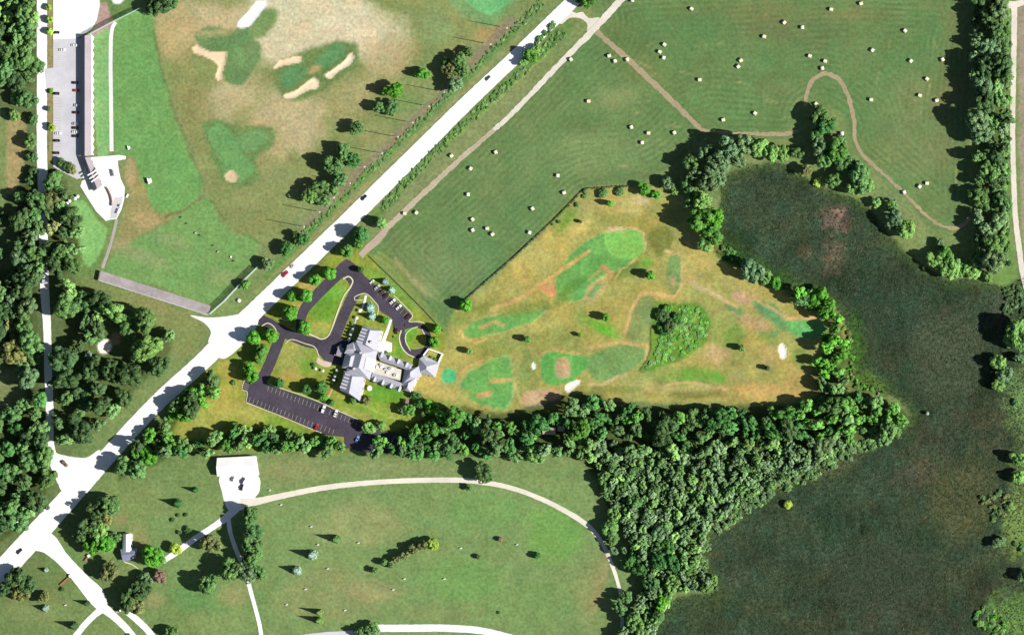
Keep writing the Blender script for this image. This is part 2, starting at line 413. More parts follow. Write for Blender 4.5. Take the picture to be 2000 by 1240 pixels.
# --- west range
poly([(300, 20), (900, -20), (1010, -20), (840, 150), (720, 290), (600, 400), (500, 480), (420, 420), (390, 330), (330, 180)], (130, 142, 86), 20, 15, 1)
for a in [(600, 60, 130, 80, 0, (212, 204, 166)), (720, 70, 80, 60, 10, (210, 202, 164)), (400, 40, 90, 36, 10, (186, 174, 132)), (450, 190, 70, 40, -20, (190, 176, 132)), (560, 230, 70, 70, 30, (186, 174, 132)), (510, 300, 60, 60, 0, (158, 154, 104)),
          (340, 60, 40, 60, 0, (176, 162, 112)), (760, 110, 60, 50, 0, (172, 162, 116)), (690, 190, 50, 40, -40, (160, 156, 106)), (380, 200, 40, 60, -20, (136, 138, 86)), (480, 400, 60, 40, 0, (128, 140, 86)), (540, 360, 60, 40, 0, (130, 144, 90)),
          (950, 60, 30, 20, -40, (166, 140, 88)), (850, 60, 40, 40, 0, (126, 150, 96)), (820, 130, 60, 20, -40, (116, 140, 84)), (620, 180, 40, 20, -20, (150, 152, 102)), (790, 200, 30, 20, 0, (112, 144, 84)), (730, 260, 30, 20, 0, (140, 146, 92))]:
    ell(*a, 20, 30, .8)
poly([(378, 75), (400, 55), (450, 58), (500, 80), (510, 110), (490, 150), (470, 168), (440, 155), (440, 110), (400, 98)], (104, 136, 84), 4, 5)
ell(418, 66, 34, 6, -4, (160, 156, 108), 4, 4, .8); ell(505, 58, 14, 16, 30, (110, 152, 92), 4, 4, .9); ell(466, 112, 14, 26, -10, (110, 150, 92), 4, 4, .8)
poly([(460, 66), (485, 40), (520, 18), (540, 26), (530, 56), (500, 78)], (118, 146, 88), 6, 6)
poly([(532, 150), (545, 122), (600, 98), (660, 80), (700, 92), (695, 130), (650, 165), (620, 185), (570, 200), (545, 180)], (106, 130, 76), 6, 6)
poly([(545, 150), (560, 132), (590, 128), (600, 140), (585, 160), (560, 175)], (92, 138, 86), 3, 4)
poly([(620, 115), (650, 88), (675, 92), (670, 110), (645, 130), (625, 132)], (96, 142, 90), 3, 4)
ell(615, 135, 16, 8, -20, (180, 160, 110), 4, 5, .8)
ell(478, 72, 16, 14, 0, (98, 142, 88), 4, 4, .8)
poly([(395, 245), (430, 232), (470, 250), (530, 250), (530, 285), (500, 310), (505, 350), (450, 365), (425, 330), (405, 290)], (104, 134, 78), 6, 6)
poly([(408, 256), (425, 241), (445, 255), (462, 285), (490, 315), (494, 338), (470, 352), (440, 340), (430, 310), (415, 288)], (104, 152, 90), 2, 3)
poly([(462, 272), (500, 255), (524, 266), (514, 284), (480, 298)], (106, 148, 90), 2, 3)
poly([(880, -20), (1020, -20), (1000, 15), (965, 50), (930, 45), (890, 20)], (116, 152, 96), 6, 4)
poly([(905, -20), (1005, -20), (985, 15), (955, 30), (935, 22), (915, 5)], (112, 178, 112), 2, 2)
poly([(185, 70), (213, 55), (213, 300), (190, 300)], (128, 176, 108), 1.5, 1)
poly([(224, 40), (258, 24), (294, 26), (302, 80), (314, 140), (338, 220), (372, 308), (393, 345), (391, 375), (362, 405), (325, 419), (303, 410), (288, 385), (270, 345), (262, 312), (240, 300), (224, 297)], (110, 158, 88), 1.5, 1.0)
for x0 in (238, 258, 280, 300): stroke([(x0, 40), (x0+6, 200), (x0+40, 380)], 9, (104, 146, 86), 5, 3, .4)
poly([(255, 305), (268, 330), (285, 370), (300, 410), (350, 420), (300, 445), (240, 480), (236, 430), (248, 380)], (146, 144, 92), 6, 6)
ell(285, 430, 26, 16, 0, (172, 154, 108), 6, 8, .7); ell(255, 340, 9, 24, 0, (170, 156, 110), 4, 5, .8)
poly([(208, 540), (222, 500), (260, 468), (300, 450), (350, 420), (395, 389), (412, 394), (430, 430), (460, 455), (502, 470), (492, 512), (440, 572), (415, 598), (370, 582), (300, 556)], (114, 154, 88), 1.5, 1.2)
for a in [(280, 500, 50, 14, 20, (146, 152, 106)), (240, 475, 16, 10, 0, (166, 158, 116)), (330, 470, 40, 12, 20, (136, 154, 102)), (430, 540, 30, 14, 0, (136, 152, 98))]: ell(*a, 8, 10, .6)
for s in [[(395, 383), (360, 412), (320, 424)], [(412, 392), (436, 425), (466, 452), (505, 472)], [(372, 300), (396, 348), (400, 375)], [(300, 60), (316, 140), (342, 222), (374, 306)]]:
    stroke(s, 4, (84, 116, 62), 2.5, 2, .7)
poly([(118, 400), (140, 372), (165, 380), (200, 425), (222, 430), (210, 480), (190, 530), (160, 560), (140, 520), (150, 470), (128, 440)], (108, 138, 78), 6, 5)
poly([(132, 408), (140, 396), (156, 392), (170, 398), (190, 430), (206, 445), (206, 465), (192, 500), (178, 521), (166, 515), (155, 480), (140, 440)], (130, 182, 106), 1.6, 1.4)
poly([(160, 545), (195, 552), (405, 620), (395, 660), (340, 720), (330, 660), (240, 600)], (124, 138, 82), 8, 6)
ell(290, 590, 60, 14, 20, (142, 142, 92), 8, 10, .6)
poly([(92, -10), (103, -10), (103, 320), (95, 320)], (146, 140, 96), 1.5, 1)
poly([(195, 10), (212, 8), (228, 44), (190, 66), (176, 72), (185, 50)], (172, 150, 138), 3, 3)
poly([(212, -10), (260, -10), (258, 16), (222, 40)], (102, 134, 76), 3, 3)
poly([(-20, 230), (16, 230), (17, 380), (-20, 400)], (118, 138, 84), 3, 3); poly([(16, 240), (50, 235), (45, 330), (17, 378)], (158, 148, 100), 4, 4)
ell(15, 760, 36, 40, 0, (124, 138, 88), 8, 8, .9); ell(10, 690, 20, 18, 0, (110, 128, 76), 6, 6, .8)
stroke([(1000, 40), (865, 185), (740, 300), (600, 440)], 14, (138, 124, 104), 5, 6, .75)
stroke([(1005, 62), (880, 185), (760, 300), (620, 435), (520, 540)], 12, (92, 138, 68), 4, 4, .8)
stroke([(1012, 75), (780, 300), (640, 438), (480, 590)], 6, (150, 152, 96), 3, 3, .6)
# verge between road and track
stroke([(1110, 55), (1020, 135), (900, 245), (800, 345), (735, 425)], 22, (94, 132, 66), 5, 5, .8)
stroke([(1085, 90), (1000, 170), (880, 275), (770, 385)], 5, (140, 172, 84), 3, 3, .7)
stroke([(520, 560), (450, 610), (420, 612)], 12, (122, 146, 86), 6, 5, .7)
# --- estate lawns
for a in [(630, 600, 30, 30, 0, (104, 152, 56)), (650, 570, 20, 20, 0, (112, 156, 60)), (620, 640, 20, 16, 0, (168, 158, 84)), (570, 700, 30, 30, 0, (166, 152, 86)), (600, 715, 20, 14, 0, (112, 148, 60)), (560, 735, 24, 8, 0, (176, 152, 92)),
          (640, 800, 60, 12, 20, (112, 152, 58)), (720, 800, 50, 14, 20, (120, 152, 62)), (755, 770, 40, 18, 10, (86, 146, 50)), (790, 660, 20, 30, 20, (96, 158, 52)), (772, 690, 16, 10, 0, (100, 156, 56)), (470, 800, 60, 20, 20, (176, 160, 88)),
          (550, 830, 40, 12, 20, (122, 152, 58)), (400, 820, 60, 24, -30, (164, 156, 84)), (440, 720, 16, 30, -30, (178, 162, 88)), (430, 765, 24, 12, 0, (176, 158, 84)), (720, 540, 30, 18, 40, (112, 142, 58)), (780, 580, 30, 14, 45, (116, 142, 62)),
          (600, 560, 14, 24, 30, (186, 152, 96)), (582, 600, 12, 8, 0, (192, 158, 100)), (655, 520, 20, 16, -40, (132, 146, 66)), (705, 812, 40, 6, 20, (176, 164, 92)), (840, 720, 14, 40, 15, (178, 164, 92)), (680, 765, 24, 10, 15, (170, 140, 80))]:
    ell(*a, 6, 8, .75, NZ3)
stroke([(660, 774), (700, 787), (740, 806), (772, 818)], 2.5, (186, 172, 104), 1.5, 1, .8)
# --- golf course
for a in [(1100, 470, 60, 30, -40, (180, 162, 90)), (1040, 520, 50, 26, -40, (186, 162, 92)), (960, 580, 50, 22, -30, (176, 160, 88)), (1230, 400, 50, 24, 0, (190, 164, 100)), (1250, 392, 14, 8, 0, (222, 192, 142)), (1290, 440, 40, 40, 0, (152, 142, 76)),
          (1360, 500, 40, 40, 30, (178, 158, 92)), (1350, 545, 40, 12, 30, (188, 162, 98)), (1130, 620, 70, 40, 0, (162, 148, 80)), (1080, 660, 60, 30, 0, (142, 140, 72)), (1180, 640, 40, 14, 20, (112, 152, 58)), (960, 680, 40, 20, 0, (134, 140, 70)),
          (1030, 720, 20, 40, 0, (124, 136, 70)), (1300, 760, 120, 14, 0, (186, 160, 98)), (1480, 770, 80, 12, 0, (190, 152, 92)), (1560, 730, 30, 30, 0, (178, 146, 86)), (1440, 700, 60, 30, 0, (156, 142, 80)), (1350, 730, 30, 14, 0, (104, 156, 56)),
          (1395, 735, 26, 10, 0, (102, 164, 54)), (1340, 735, 60, 16, 0, (124, 146, 66)), (1270, 720, 40, 14, 0, (146, 148, 78)), (1410, 650, 30, 30, 0, (140, 146, 76)), (1250, 500, 16, 60, 10, (132, 134, 70)), (1200, 430, 60, 12, 0, (142, 140, 72)),
          (1450, 560, 50, 14, 30, (172, 154, 92)), (1470, 590, 30, 10, 30, (196, 154, 110)), (1150, 400, 26, 16, 0, (172, 150, 90)), (850, 740, 20, 30, 0, (190, 164, 96)), (900, 620, 30, 14, -30, (124, 140, 66)), (1100, 420, 30, 10, -40, (116, 146, 62)),
          (870, 790, 40, 10, 10, (132, 140, 66)), (1440, 640, 20, 30, 0, (142, 148, 80)), (1500, 690, 20, 30, 0, (180, 148, 92)), (1440, 738, 20, 14, 0, (160, 148, 92))]:
    ell(*a, 8, 14, .7, NZ3)
FAIRWAYS = [
    [(1110, 500), (1150, 466), (1200, 447), (1240, 447), (1259, 466), (1258, 490), (1240, 505), (1215, 525), (1185, 535), (1150, 560), (1140, 585), (1100, 592), (1080, 580), (1085, 545)],
    [(903, 650), (925, 628), (975, 612), (1050, 599), (1066, 609), (1040, 630), (980, 650), (920, 662)],
    [(895, 752), (910, 730), (960, 700), (994, 694), (1003, 730), (1003, 770), (988, 802), (942, 792), (905, 776)],
    [(1145, 700), (1180, 680), (1240, 674), (1262, 690), (1240, 712), (1200, 740), (1162, 742), (1147, 722)],
    [(1415, 595), (1440, 596), (1470, 620), (1520, 652), (1500, 655), (1450, 632)],
    [(1470, 586), (1500, 590), (1540, 620), (1530, 642), (1490, 612)],
    [(1540, 622), (1600, 626), (1619, 645), (1582, 662), (1546, 650)]]
for i, f in enumerate(FAIRWAYS):
    poly(f, [(108, 156, 80), (112, 158, 80), (110, 158, 82), (124, 148, 84), (112, 148, 86), (112, 146, 90), (110, 166, 92)][i], 3.4 if i in (3, 4, 5) else 2.2, 7 if i in (3, 4, 5) else 4)
for f in FAIRWAYS[:3]:
    stroke(f+[f[0]], 2.6, (200, 170, 108), 1.6, 3, .6)
for a in [(1475, 632, 32, 12, 25, (198, 150, 104)), (1290, 470, 24, 30, 0, (118, 116, 56)), (1225, 530, 30, 12, -30, (112, 126, 58)), (1040, 600, 60, 10, -12, (128, 132, 64)), (1050, 640, 40, 10, -10, (176, 158, 88)), (950, 600, 30, 10, -30, (128, 132, 62)), (1398, 738, 18, 7, 5, (112, 158, 58)), (1345, 732, 13, 9, 0, (114, 154, 62)),
          (1180, 642, 30, 8, 30, (104, 166, 54)), (1260, 515, 12, 9, 0, (112, 164, 58)), (1100, 440, 26, 7, -45, (112, 148, 58)), (1030, 500, 60, 10, -42, (190, 168, 96)), (1140, 440, 30, 8, -30, (196, 168, 98)), (1430, 660, 20, 24, 0, (118, 142, 66)), (1500, 660, 18, 12, 0, (124, 142, 72)), (1400, 690, 26, 16, 0, (196, 160, 112)), (1560, 700, 14, 20, 0, (128, 138, 66)), (1120, 560, 40, 8, -40, (92, 128, 58)), (1500, 760, 60, 8, 0, (196, 150, 92)), (1340, 770, 80, 6, 0, (128, 120, 60)), (1200, 760, 50, 8, 0, (126, 126, 60)), (1390, 480, 20, 30, -20, (176, 160, 84)), (880, 770, 30, 10, 0, (190, 164, 92))]:
    ell(*a, 6, 8, .85, NZ3)
GREENS = [[(1180, 458), (1215, 448), (1242, 450), (1258, 468), (1256, 492), (1235, 505), (1205, 505), (1190, 488)],
          [(1057, 702), (1072, 686), (1110, 690), (1145, 700), (1145, 720), (1112, 745), (1076, 752), (1058, 740)]]
poly(GREENS[0], (124, 176, 86), 2, 2); poly(GREENS[1], (104, 160, 78), 1.8, 2)
poly([(862, 733), (866, 722), (878, 718), (890, 723), (893, 734), (888, 745), (877, 749), (866, 744)], (96, 176, 112), 1.2, 0)
poly([(1085, 704), (1111, 703), (1112, 735), (1088, 738)], (186, 152, 110), 2, 2.5)
for s, w, c in [([(1262, 490), (1258, 455), (1230, 444), (1185, 452)], 3, (206, 172, 120)), ([(960, 605), (1020, 580), (1065, 550), (1110, 520), (1150, 490)], 7, (204, 160, 98)), ([(1060, 560), (1080, 575), (1078, 555)], 10, (198, 140, 96)),
                ([(1150, 545), (1175, 525), (1195, 540), (1160, 585), (1138, 590), (1150, 560)], 5, (178, 146, 92)), ([(1175, 520), (1195, 535)], 8, (196, 142, 94)), ([(1222, 648), (1235, 600), (1252, 573), (1285, 575), (1315, 580), (1330, 560), (1328, 500), (1300, 490)], 6, (206, 164, 110)),
                ([(1345, 550), (1395, 575), (1440, 600)], 6, (206, 168, 118)), ([(900, 648), (905, 660), (930, 670), (950, 662)], 5, (202, 172, 108)), ([(1470, 580), (1540, 622), (1600, 622), (1625, 645)], 4, (206, 160, 108)),
                ([(895, 740), (905, 722), (940, 705)], 4, (200, 158, 98)), ([(960, 745), (1000, 742)], 7, (190, 158, 98)), ([(935, 773), (955, 768)], 9, (196, 152, 100)), ([(1005, 745), (1018, 790)], 3, (200, 168, 100)), ([(1150, 748), (1175, 752), (1200, 738), (1220, 732)], 5, (204, 168, 118)),
                ([(1058, 690), (1080, 682), (1130, 690)], 4, (200, 158, 98)), ([(1150, 678), (1210, 668), (1262, 675), (1262, 700)], 5, (196, 160, 104)), ([(940, 640), (970, 628), (985, 636)], 6, (190, 154, 98)), ([(1430, 610), (1480, 640)], 5, (194, 148, 102)), ([(1290, 755), (1340, 745), (1420, 760)], 4, (206, 166, 110)), ([(1190, 445), (1215, 445)], 5, (214, 178, 136)),
                ([(1240, 507), (1215, 525), (1200, 545)], 3, (200, 172, 110)), ([(1215, 450), (1222, 462)], 4, (176, 158, 98))]:
    stroke(s, w*1.15, c, 1.8, 2.5, .95)
poly([(1138, 582), (1165, 545), (1185, 545), (1188, 558), (1160, 590), (1145, 592)], (186, 160, 100), 2, 2, .8)
poly([(1148, 578), (1168, 550), (1178, 552), (1158, 582)], (124, 146, 86), 1.5, 2, .9)
poly([(1305, 505), (1328, 503), (1326, 565), (1306, 568)], (118, 144, 84), 2, 2, .9); ell(1314, 550, 6, 12, 0, (190, 144, 106), 3, 3, .8)
poly([(1225, 650), (1250, 582), (1280, 590), (1275, 660), (1250, 668)], (132, 142, 84), 3, 4, .9)
poly([(1275, 600), (1300, 592), (1360, 594), (1385, 615), (1385, 660), (1350, 690), (1300, 715), (1255, 725), (1270, 690)], (102, 138, 52), 4, 5, .95, .4)
stroke([(1365, 610), (1335, 655), (1300, 685), (1265, 715)], 5, (160, 162, 84), 2.5, 3, .7)
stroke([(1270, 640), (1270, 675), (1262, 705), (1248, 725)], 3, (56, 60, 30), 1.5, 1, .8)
poly([(1025, 765), (1092, 762), (1094, 786), (1060, 796), (1025, 794)], (196, 156, 116), 1.5, 1.5)
ell(1445, 582, 16, 10, 30, (196, 156, 124), 4, 4, .9)
# --- park lawns at the bottom
for a in [(700, 1020, 90, 40, 0, (142, 152, 98)), (640, 1160, 90, 50, 0, (134, 144, 92)), (730, 1150, 50, 16, 0, (152, 152, 104)), (960, 1000, 100, 40, 0, (110, 152, 84)), (1080, 1040, 60, 60, 30, (110, 160, 78)), (900, 1130, 100, 40, 0, (108, 152, 82)),
          (1040, 1180, 80, 40, 0, (112, 146, 84)), (1150, 1150, 30, 60, 0, (136, 144, 90)), (1080, 960, 60, 20, 20, (122, 150, 88)), (560, 920, 60, 20, 0, (136, 142, 92)), (760, 915, 120, 14, 0, (132, 146, 94)), (300, 960, 60, 30, 0, (118, 140, 84)),
          (270, 1060, 20, 30, 0, (138, 140, 90)), (300, 1170, 30, 16, 0, (150, 150, 100)), (380, 1170, 60, 30, 0, (100, 142, 80)), (460, 1160, 30, 20, 0, (146, 148, 96)), (60, 1190, 60, 30, 0, (124, 142, 86)), (420, 1220, 60, 20, 0, (126, 146, 88)),
          (1170, 1140, 10, 60, 15, (146, 140, 92)), (235, 1015, 12, 10, 0, (140, 134, 92)), (120, 1090, 30, 20, 40, (104, 142, 76)), (850, 1200, 80, 20, 0, (122, 140, 86))]:
    ell(*a, 16, 22, .7, NZ2)
# --- dark leaf litter under the woods
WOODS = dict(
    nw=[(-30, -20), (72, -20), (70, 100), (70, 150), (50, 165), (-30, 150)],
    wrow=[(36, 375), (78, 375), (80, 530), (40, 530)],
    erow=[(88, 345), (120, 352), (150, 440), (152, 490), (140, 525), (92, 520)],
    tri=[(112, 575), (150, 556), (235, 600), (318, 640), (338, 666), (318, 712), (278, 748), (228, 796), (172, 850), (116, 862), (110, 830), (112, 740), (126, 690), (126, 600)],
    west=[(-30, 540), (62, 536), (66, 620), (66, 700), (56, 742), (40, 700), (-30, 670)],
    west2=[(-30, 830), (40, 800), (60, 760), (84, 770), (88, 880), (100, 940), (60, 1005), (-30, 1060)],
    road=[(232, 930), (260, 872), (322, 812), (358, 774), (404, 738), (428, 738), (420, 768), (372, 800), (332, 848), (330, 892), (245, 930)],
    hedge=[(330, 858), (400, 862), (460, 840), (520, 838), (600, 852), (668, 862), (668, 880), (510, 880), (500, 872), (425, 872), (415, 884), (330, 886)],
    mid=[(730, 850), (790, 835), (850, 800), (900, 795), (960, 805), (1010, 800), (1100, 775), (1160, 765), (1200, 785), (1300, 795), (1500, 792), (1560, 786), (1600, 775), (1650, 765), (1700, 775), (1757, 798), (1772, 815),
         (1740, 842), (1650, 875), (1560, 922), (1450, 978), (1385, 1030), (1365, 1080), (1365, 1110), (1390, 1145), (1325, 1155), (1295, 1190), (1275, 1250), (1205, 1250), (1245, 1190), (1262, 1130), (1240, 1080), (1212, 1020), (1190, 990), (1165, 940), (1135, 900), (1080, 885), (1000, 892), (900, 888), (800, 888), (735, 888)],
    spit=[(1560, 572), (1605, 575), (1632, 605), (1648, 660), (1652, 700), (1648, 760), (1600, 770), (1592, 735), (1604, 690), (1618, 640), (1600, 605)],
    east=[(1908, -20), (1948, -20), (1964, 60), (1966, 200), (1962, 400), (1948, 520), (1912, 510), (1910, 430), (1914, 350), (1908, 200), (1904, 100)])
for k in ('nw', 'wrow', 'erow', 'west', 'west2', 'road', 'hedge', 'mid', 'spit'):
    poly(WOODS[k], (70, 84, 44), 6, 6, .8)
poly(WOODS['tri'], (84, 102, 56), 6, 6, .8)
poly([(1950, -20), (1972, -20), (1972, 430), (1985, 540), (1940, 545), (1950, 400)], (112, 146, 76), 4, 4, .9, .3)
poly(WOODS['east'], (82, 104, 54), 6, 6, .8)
ell(205, 676, 16, 16, 0, (255, 250, 236), 2, 3, 1); ell(226, 662, 12, 12, 0, (168, 140, 112), 4, 4, .8)
poly([(1988, -20), (2040, -20), (2040, 600), (2010, 560), (1994, 400), (1990, 200)], (160, 146, 130), 4, 3, .8)
# --- marsh mottling
mi = np.where(inside(PX, PY, rounded(MARSH)))[0]
n1 = vnoise(PXr[mi], PYr[mi], 60, 211, 4); n2 = vnoise(PXr[mi]*1.0, PYr[mi]*.45, 9, 233, 3); n3 = vnoise(PXr[mi], PYr[mi], 34, 251, 3)
TONE[mi] *= (1.12+.6*n1+.45*n2)[:, None]
TONE[mi] *= np.stack([1+.30*n3, 1-.04*n3, 1-.10*n3], 1)
sd = seg_dist(PXr[mi], PYr[mi], rounded(MARSH, 12), True); fr = np.clip(1-sd/26, 0, 1)[:, None]**1.5*.7
TONE[mi] = TONE[mi]*(1-fr)+np.array(A(84, 108, 56))*fr
# --- course mottling
ci = np.where(inside(PX, PY, rounded(COURSE)) | inside(PX, PY, rounded(ESTATE)))[0]
m1 = vnoise(PXr[ci], PYr[ci], 30, 311, 4); m2 = vnoise(PXr[ci], PYr[ci], 12, 333, 3); m3 = vnoise(PXr[ci], PYr[ci], 44, 351, 3)
TONE[ci] *= (1+.22*m1+.18*m2)[:, None]
TONE[ci] *= np.stack([1+.25*m3, 1+.03*m3, 1-.08*m3], 1)
li_ = np.where(~(inside(PX, PY, rounded(COURSE)) | inside(PX, PY, rounded(ESTATE)) | inside(PX, PY, rounded(MARSH)) | inside(PX, PY, rounded(FIELD))))[0]
m1 = vnoise(PXr[li_], PYr[li_], 22, 411, 4); m3 = vnoise(PXr[li_], PYr[li_], 30, 451, 4)
TONE[li_] *= (1+.13*m1)[:, None]; TONE[li_] *= np.stack([1+.15*m3, 1+.03*m3, 1+.04*m3], 1)
fi = np.where(inside(PX, PY, rounded(FIELD)))[0]
m1 = vnoise(PXr[fi], PYr[fi], 40, 511, 4); m3 = vnoise(PXr[fi], PYr[fi], 60, 551, 4)
TONE[fi] *= (1+.10*m1)[:, None]; TONE[fi] *= np.stack([1+.24*m3, 1+.0*m3, 1+.05*m3], 1)
for a in [(1996, 785, 30, 60, 0, (118, 148, 86)), (1992, 1030, 34, 60, 0, (126, 152, 80)), (1972, 1215, 46, 46, 0, (112, 150, 76)), (1998, 930, 26, 60, 0, (108, 128, 74)), (1470, 520, 60, 16, 20, (66, 100, 40)), (1430, 490, 26, 20, 0, (60, 92, 38)), (1690, 740, 50, 16, 20, (96, 128, 50)), (1672, 680, 14, 60, 0, (70, 110, 44)), (1850, 700, 70, 90, 10, (78, 88, 66)), (1880, 985, 70, 70, 0, (84, 90, 58)), (1640, 900, 60, 26, -28, (92, 100, 66)), (1720, 1120, 120, 60, 0, (64, 74, 56))]:
    ell(*a, 20, 20, .75, NZ3)
# --- colour gain for each part of the ground
gain = np.tile(np.array([1.30, 1.22, 1.27]), (len(X0), 1))
for pts_, g_ in ((FIELD, (1.40, 1.28, 1.25)), (ESTATE, (1.22, 1.32, 1.2)), (COURSE, (1.18, 1.32, 1.36)), (MARSH, (1.15, 1.12, 1.15))):
    gain[inside(PX, PY, rounded(pts_))] = g_
TONE *= gain
# --- bunkers
BUNKERS = [
    ([(464, 52), (470, 38), (484, 24), (500, 6), (516, 2), (524, 9), (508, 27), (494, 46), (480, 55), (470, 56)], (255, 255, 252), 'white sand bunker, farthest north in the western golf ground'),
    ([(374, 93), (384, 88), (402, 98), (428, 102), (444, 103), (441, 120), (434, 140), (433, 156), (425, 159), (420, 150), (426, 130), (415, 118), (394, 109), (380, 104)], (240, 214, 176), 'tan sand bunker bent like an elbow'),
    ([(534, 136), (544, 120), (568, 112), (588, 109), (591, 118), (580, 124), (556, 127)], (238, 216, 180), 'tan bunker with curved tail northwest of the twin greens'),
    ([(554, 186), (576, 178), (600, 160), (613, 152), (624, 162), (621, 173), (600, 178), (578, 191), (562, 195)], (240, 220, 184), 'longest tan bunker, southernmost of three around the twin greens'),
    ([(634, 146), (650, 138), (670, 120), (688, 102), (693, 109), (686, 124), (662, 140), (648, 155), (640, 153)], (244, 224, 192), 'narrow slanted tan bunker east of the twin greens'),
    ([(440, 344), (446, 334), (458, 333), (466, 342), (464, 353), (452, 356), (442, 352)], (214, 190, 150), 'round dull tan bunker below the southern practice green'),
    ([(1038, 714), (1043, 708), (1049, 713), (1048, 721), (1040, 721)], (255, 250, 226), 'tiny round white bunker on the eastern course'),
    ([(1105, 762), (1108, 750), (1122, 743), (1134, 742), (1135, 749), (1124, 758), (1112, 765)], (255, 250, 230), 'white bean-shaped bunker at the edge of the wood'),
    ([(1521, 673), (1529, 668), (1534, 676), (1538, 694), (1532, 702), (1524, 698)], (255, 252, 230), 'upright white oval bunker near the marsh trees'),
    ([(219, -20), (242, -20), (242, 2), (233, 9), (222, 6)], (255, 255, 250), 'white sand cut by the top edge beside the parking lot')]
DEPTH = np.zeros(len(X0))
for pts, c, lab in BUNKERS:
    poly(pts, c, 1.1, 0.4, tuft=.12)
    bi = sel_box(pts, 3); bi = bi[inside(PX[bi], PY[bi], rounded(pts))]; TONE[bi] = np.minimum(TONE[bi]*1.16, .8)
    rp = rounded(pts); idx = sel_box(rp, 10); d = seg_dist(PX[idx], PY[idx], rp, True); ins = inside(PX[idx], PY[idx], rp)
    DEPTH[idx] = np.where(ins, -np.minimum(0.4, d*P*0.28), np.maximum(0, 0.15-d*P*0.08))
# --- swath lines of the hay field
rp = rounded(FIELD, 12); idx = sel_box(rp, 10)
d = seg_dist(PXr[idx], PYr[idx], rp, True); ins = inside(PXr[idx], PYr[idx], rp)
EXTRA[idx, 0] = np.where(ins, d*P/400, 0); EXTRA[idx, 1] = np.where(ins, np.clip(d/12, 0, 1)*np.clip(1.25-d/170, .25, 1), 0)
# --- split the sheet into named pieces of ground
REG = np.zeros((NY-1)*(NX-1), np.int32)
CXp = PX.reshape(NY, NX); CYp = PY.reshape(NY, NX)
FX = ((CXp[:-1, :-1]+CXp[1:, 1:])/2).ravel(); FY = ((CYp[:-1, :-1]+CYp[1:, 1:])/2).ravel()
NAMES = [('ground', None)]
def region(pts, name, label):
    NAMES.append((name, label)); REG[inside(FX, FY, rounded(pts))] = len(NAMES)-1
region(FIELD, 'hay_field', 'mown green hay field with curved swath lines')
region(MARSH, 'marsh', 'dark green wet marsh with brownish reed patches')
for i, f in enumerate(FAIRWAYS): region(f, 'fairway', None)
for f in GREENS: region(f, 'putting_green', None)
region([(862, 733), (866, 722), (878, 718), (890, 723), (893, 734), (888, 745), (877, 749), (866, 744)], 'practice_green', 'small round bright green beside the clubhouse')
region([(224, 40), (258, 24), (294, 26), (302, 80), (314, 140), (338, 220), (372, 308), (393, 345), (391, 375), (362, 405), (325, 419), (303, 410), (288, 385), (270, 345), (262, 312), (240, 300), (224, 297)], 'range_lawn', None)
region([(208, 540), (222, 500), (260, 468), (300, 450), (350, 420), (395, 389), (412, 394), (430, 430), (460, 455), (502, 470), (492, 512), (440, 572), (415, 598), (370, 582), (300, 556)], 'range_lawn', None)
region([(132, 408), (140, 396), (156, 392), (170, 398), (190, 430), (206, 445), (206, 465), (192, 500), (178, 521), (166, 515), (155, 480), (140, 440)], 'range_lawn', None)
for pts, c, lab in BUNKERS: region(pts, 'sand_bunker', lab)
ii = np.arange(NY*NX).reshape(NY, NX)
QUADS = np.stack([ii[:-1, :-1].ravel(), ii[:-1, 1:].ravel(), ii[1:, 1:].ravel(), ii[1:, :-1].ravel()], 1)
VV = np.stack([X0, Y0, DEPTH], 1)
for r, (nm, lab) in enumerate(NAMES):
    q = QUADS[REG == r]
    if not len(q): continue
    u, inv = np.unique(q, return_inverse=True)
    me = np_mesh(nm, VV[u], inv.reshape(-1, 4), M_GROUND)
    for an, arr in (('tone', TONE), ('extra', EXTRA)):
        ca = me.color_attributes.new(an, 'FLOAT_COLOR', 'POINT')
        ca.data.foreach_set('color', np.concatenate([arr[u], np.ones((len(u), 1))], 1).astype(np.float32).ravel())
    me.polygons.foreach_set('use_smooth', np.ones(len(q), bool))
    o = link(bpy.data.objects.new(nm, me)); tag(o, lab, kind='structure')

# ------------------------------------------------------------------ roads, tracks and paving
strip('dirt_track', [(1160, 58, 4.80), (1200, 92, 5.04), (1250, 138, 5.40), (1310, 195, 5.40), (1372, 256, 4.20)], M_DIRT, .5, label='straight bare track crossing the hay field')
strip('dirt_track', [(1372, 254, 3.12), (1420, 260, 3.12), (1490, 262, 3.60), (1530, 262, 3.60), (1560, 256, 2.88)], M_DIRT, .5, label='bare track along the southern edge of hay field')
strip('dirt_track', [(1573, 208, 3.60), (1578, 175, 4.08), (1590, 155, 4.08), (1612, 144, 3.84), (1638, 156, 4.32), (1656, 188, 4.08), (1667, 230, 4.32), (1670, 270, 3.84), (1684, 302, 3.60), (1720, 335, 3.12), (1760, 372, 3.12), (1800, 412, 2.88), (1830, 437, 2.88), (1860, 446, 3.12), (1880, 440, 3.36), (1895, 425, 2.88)], M_DIRT, .5, label='looping bare track around the tree clump')
strip('field_track', [(1232, -20, 7), (1190, 25, 6.5), (1152, 66, 6), (1100, 118, 5.4), (1000, 222, 4.6), (960, 258, 4.4)], M_GRAVEL, .35, label='pale gravel track beside the main road')
strip('field_track', [(965, 254, 4.3), (900, 310, 5), (830, 375, 5.4), (770, 432, 5.6), (745, 458, 5.6)], M_TRACK, .4, label='brownish southern end of the gravel track')
strip('field_track', [(752, 452, 6), (735, 470, 7), (715, 488, 6), (704, 500, 6)], plain('pink_gravel', A(206, 186, 164), 1, .85, 1.1), .4, label='pinkish gravel spur joining the parking drive')
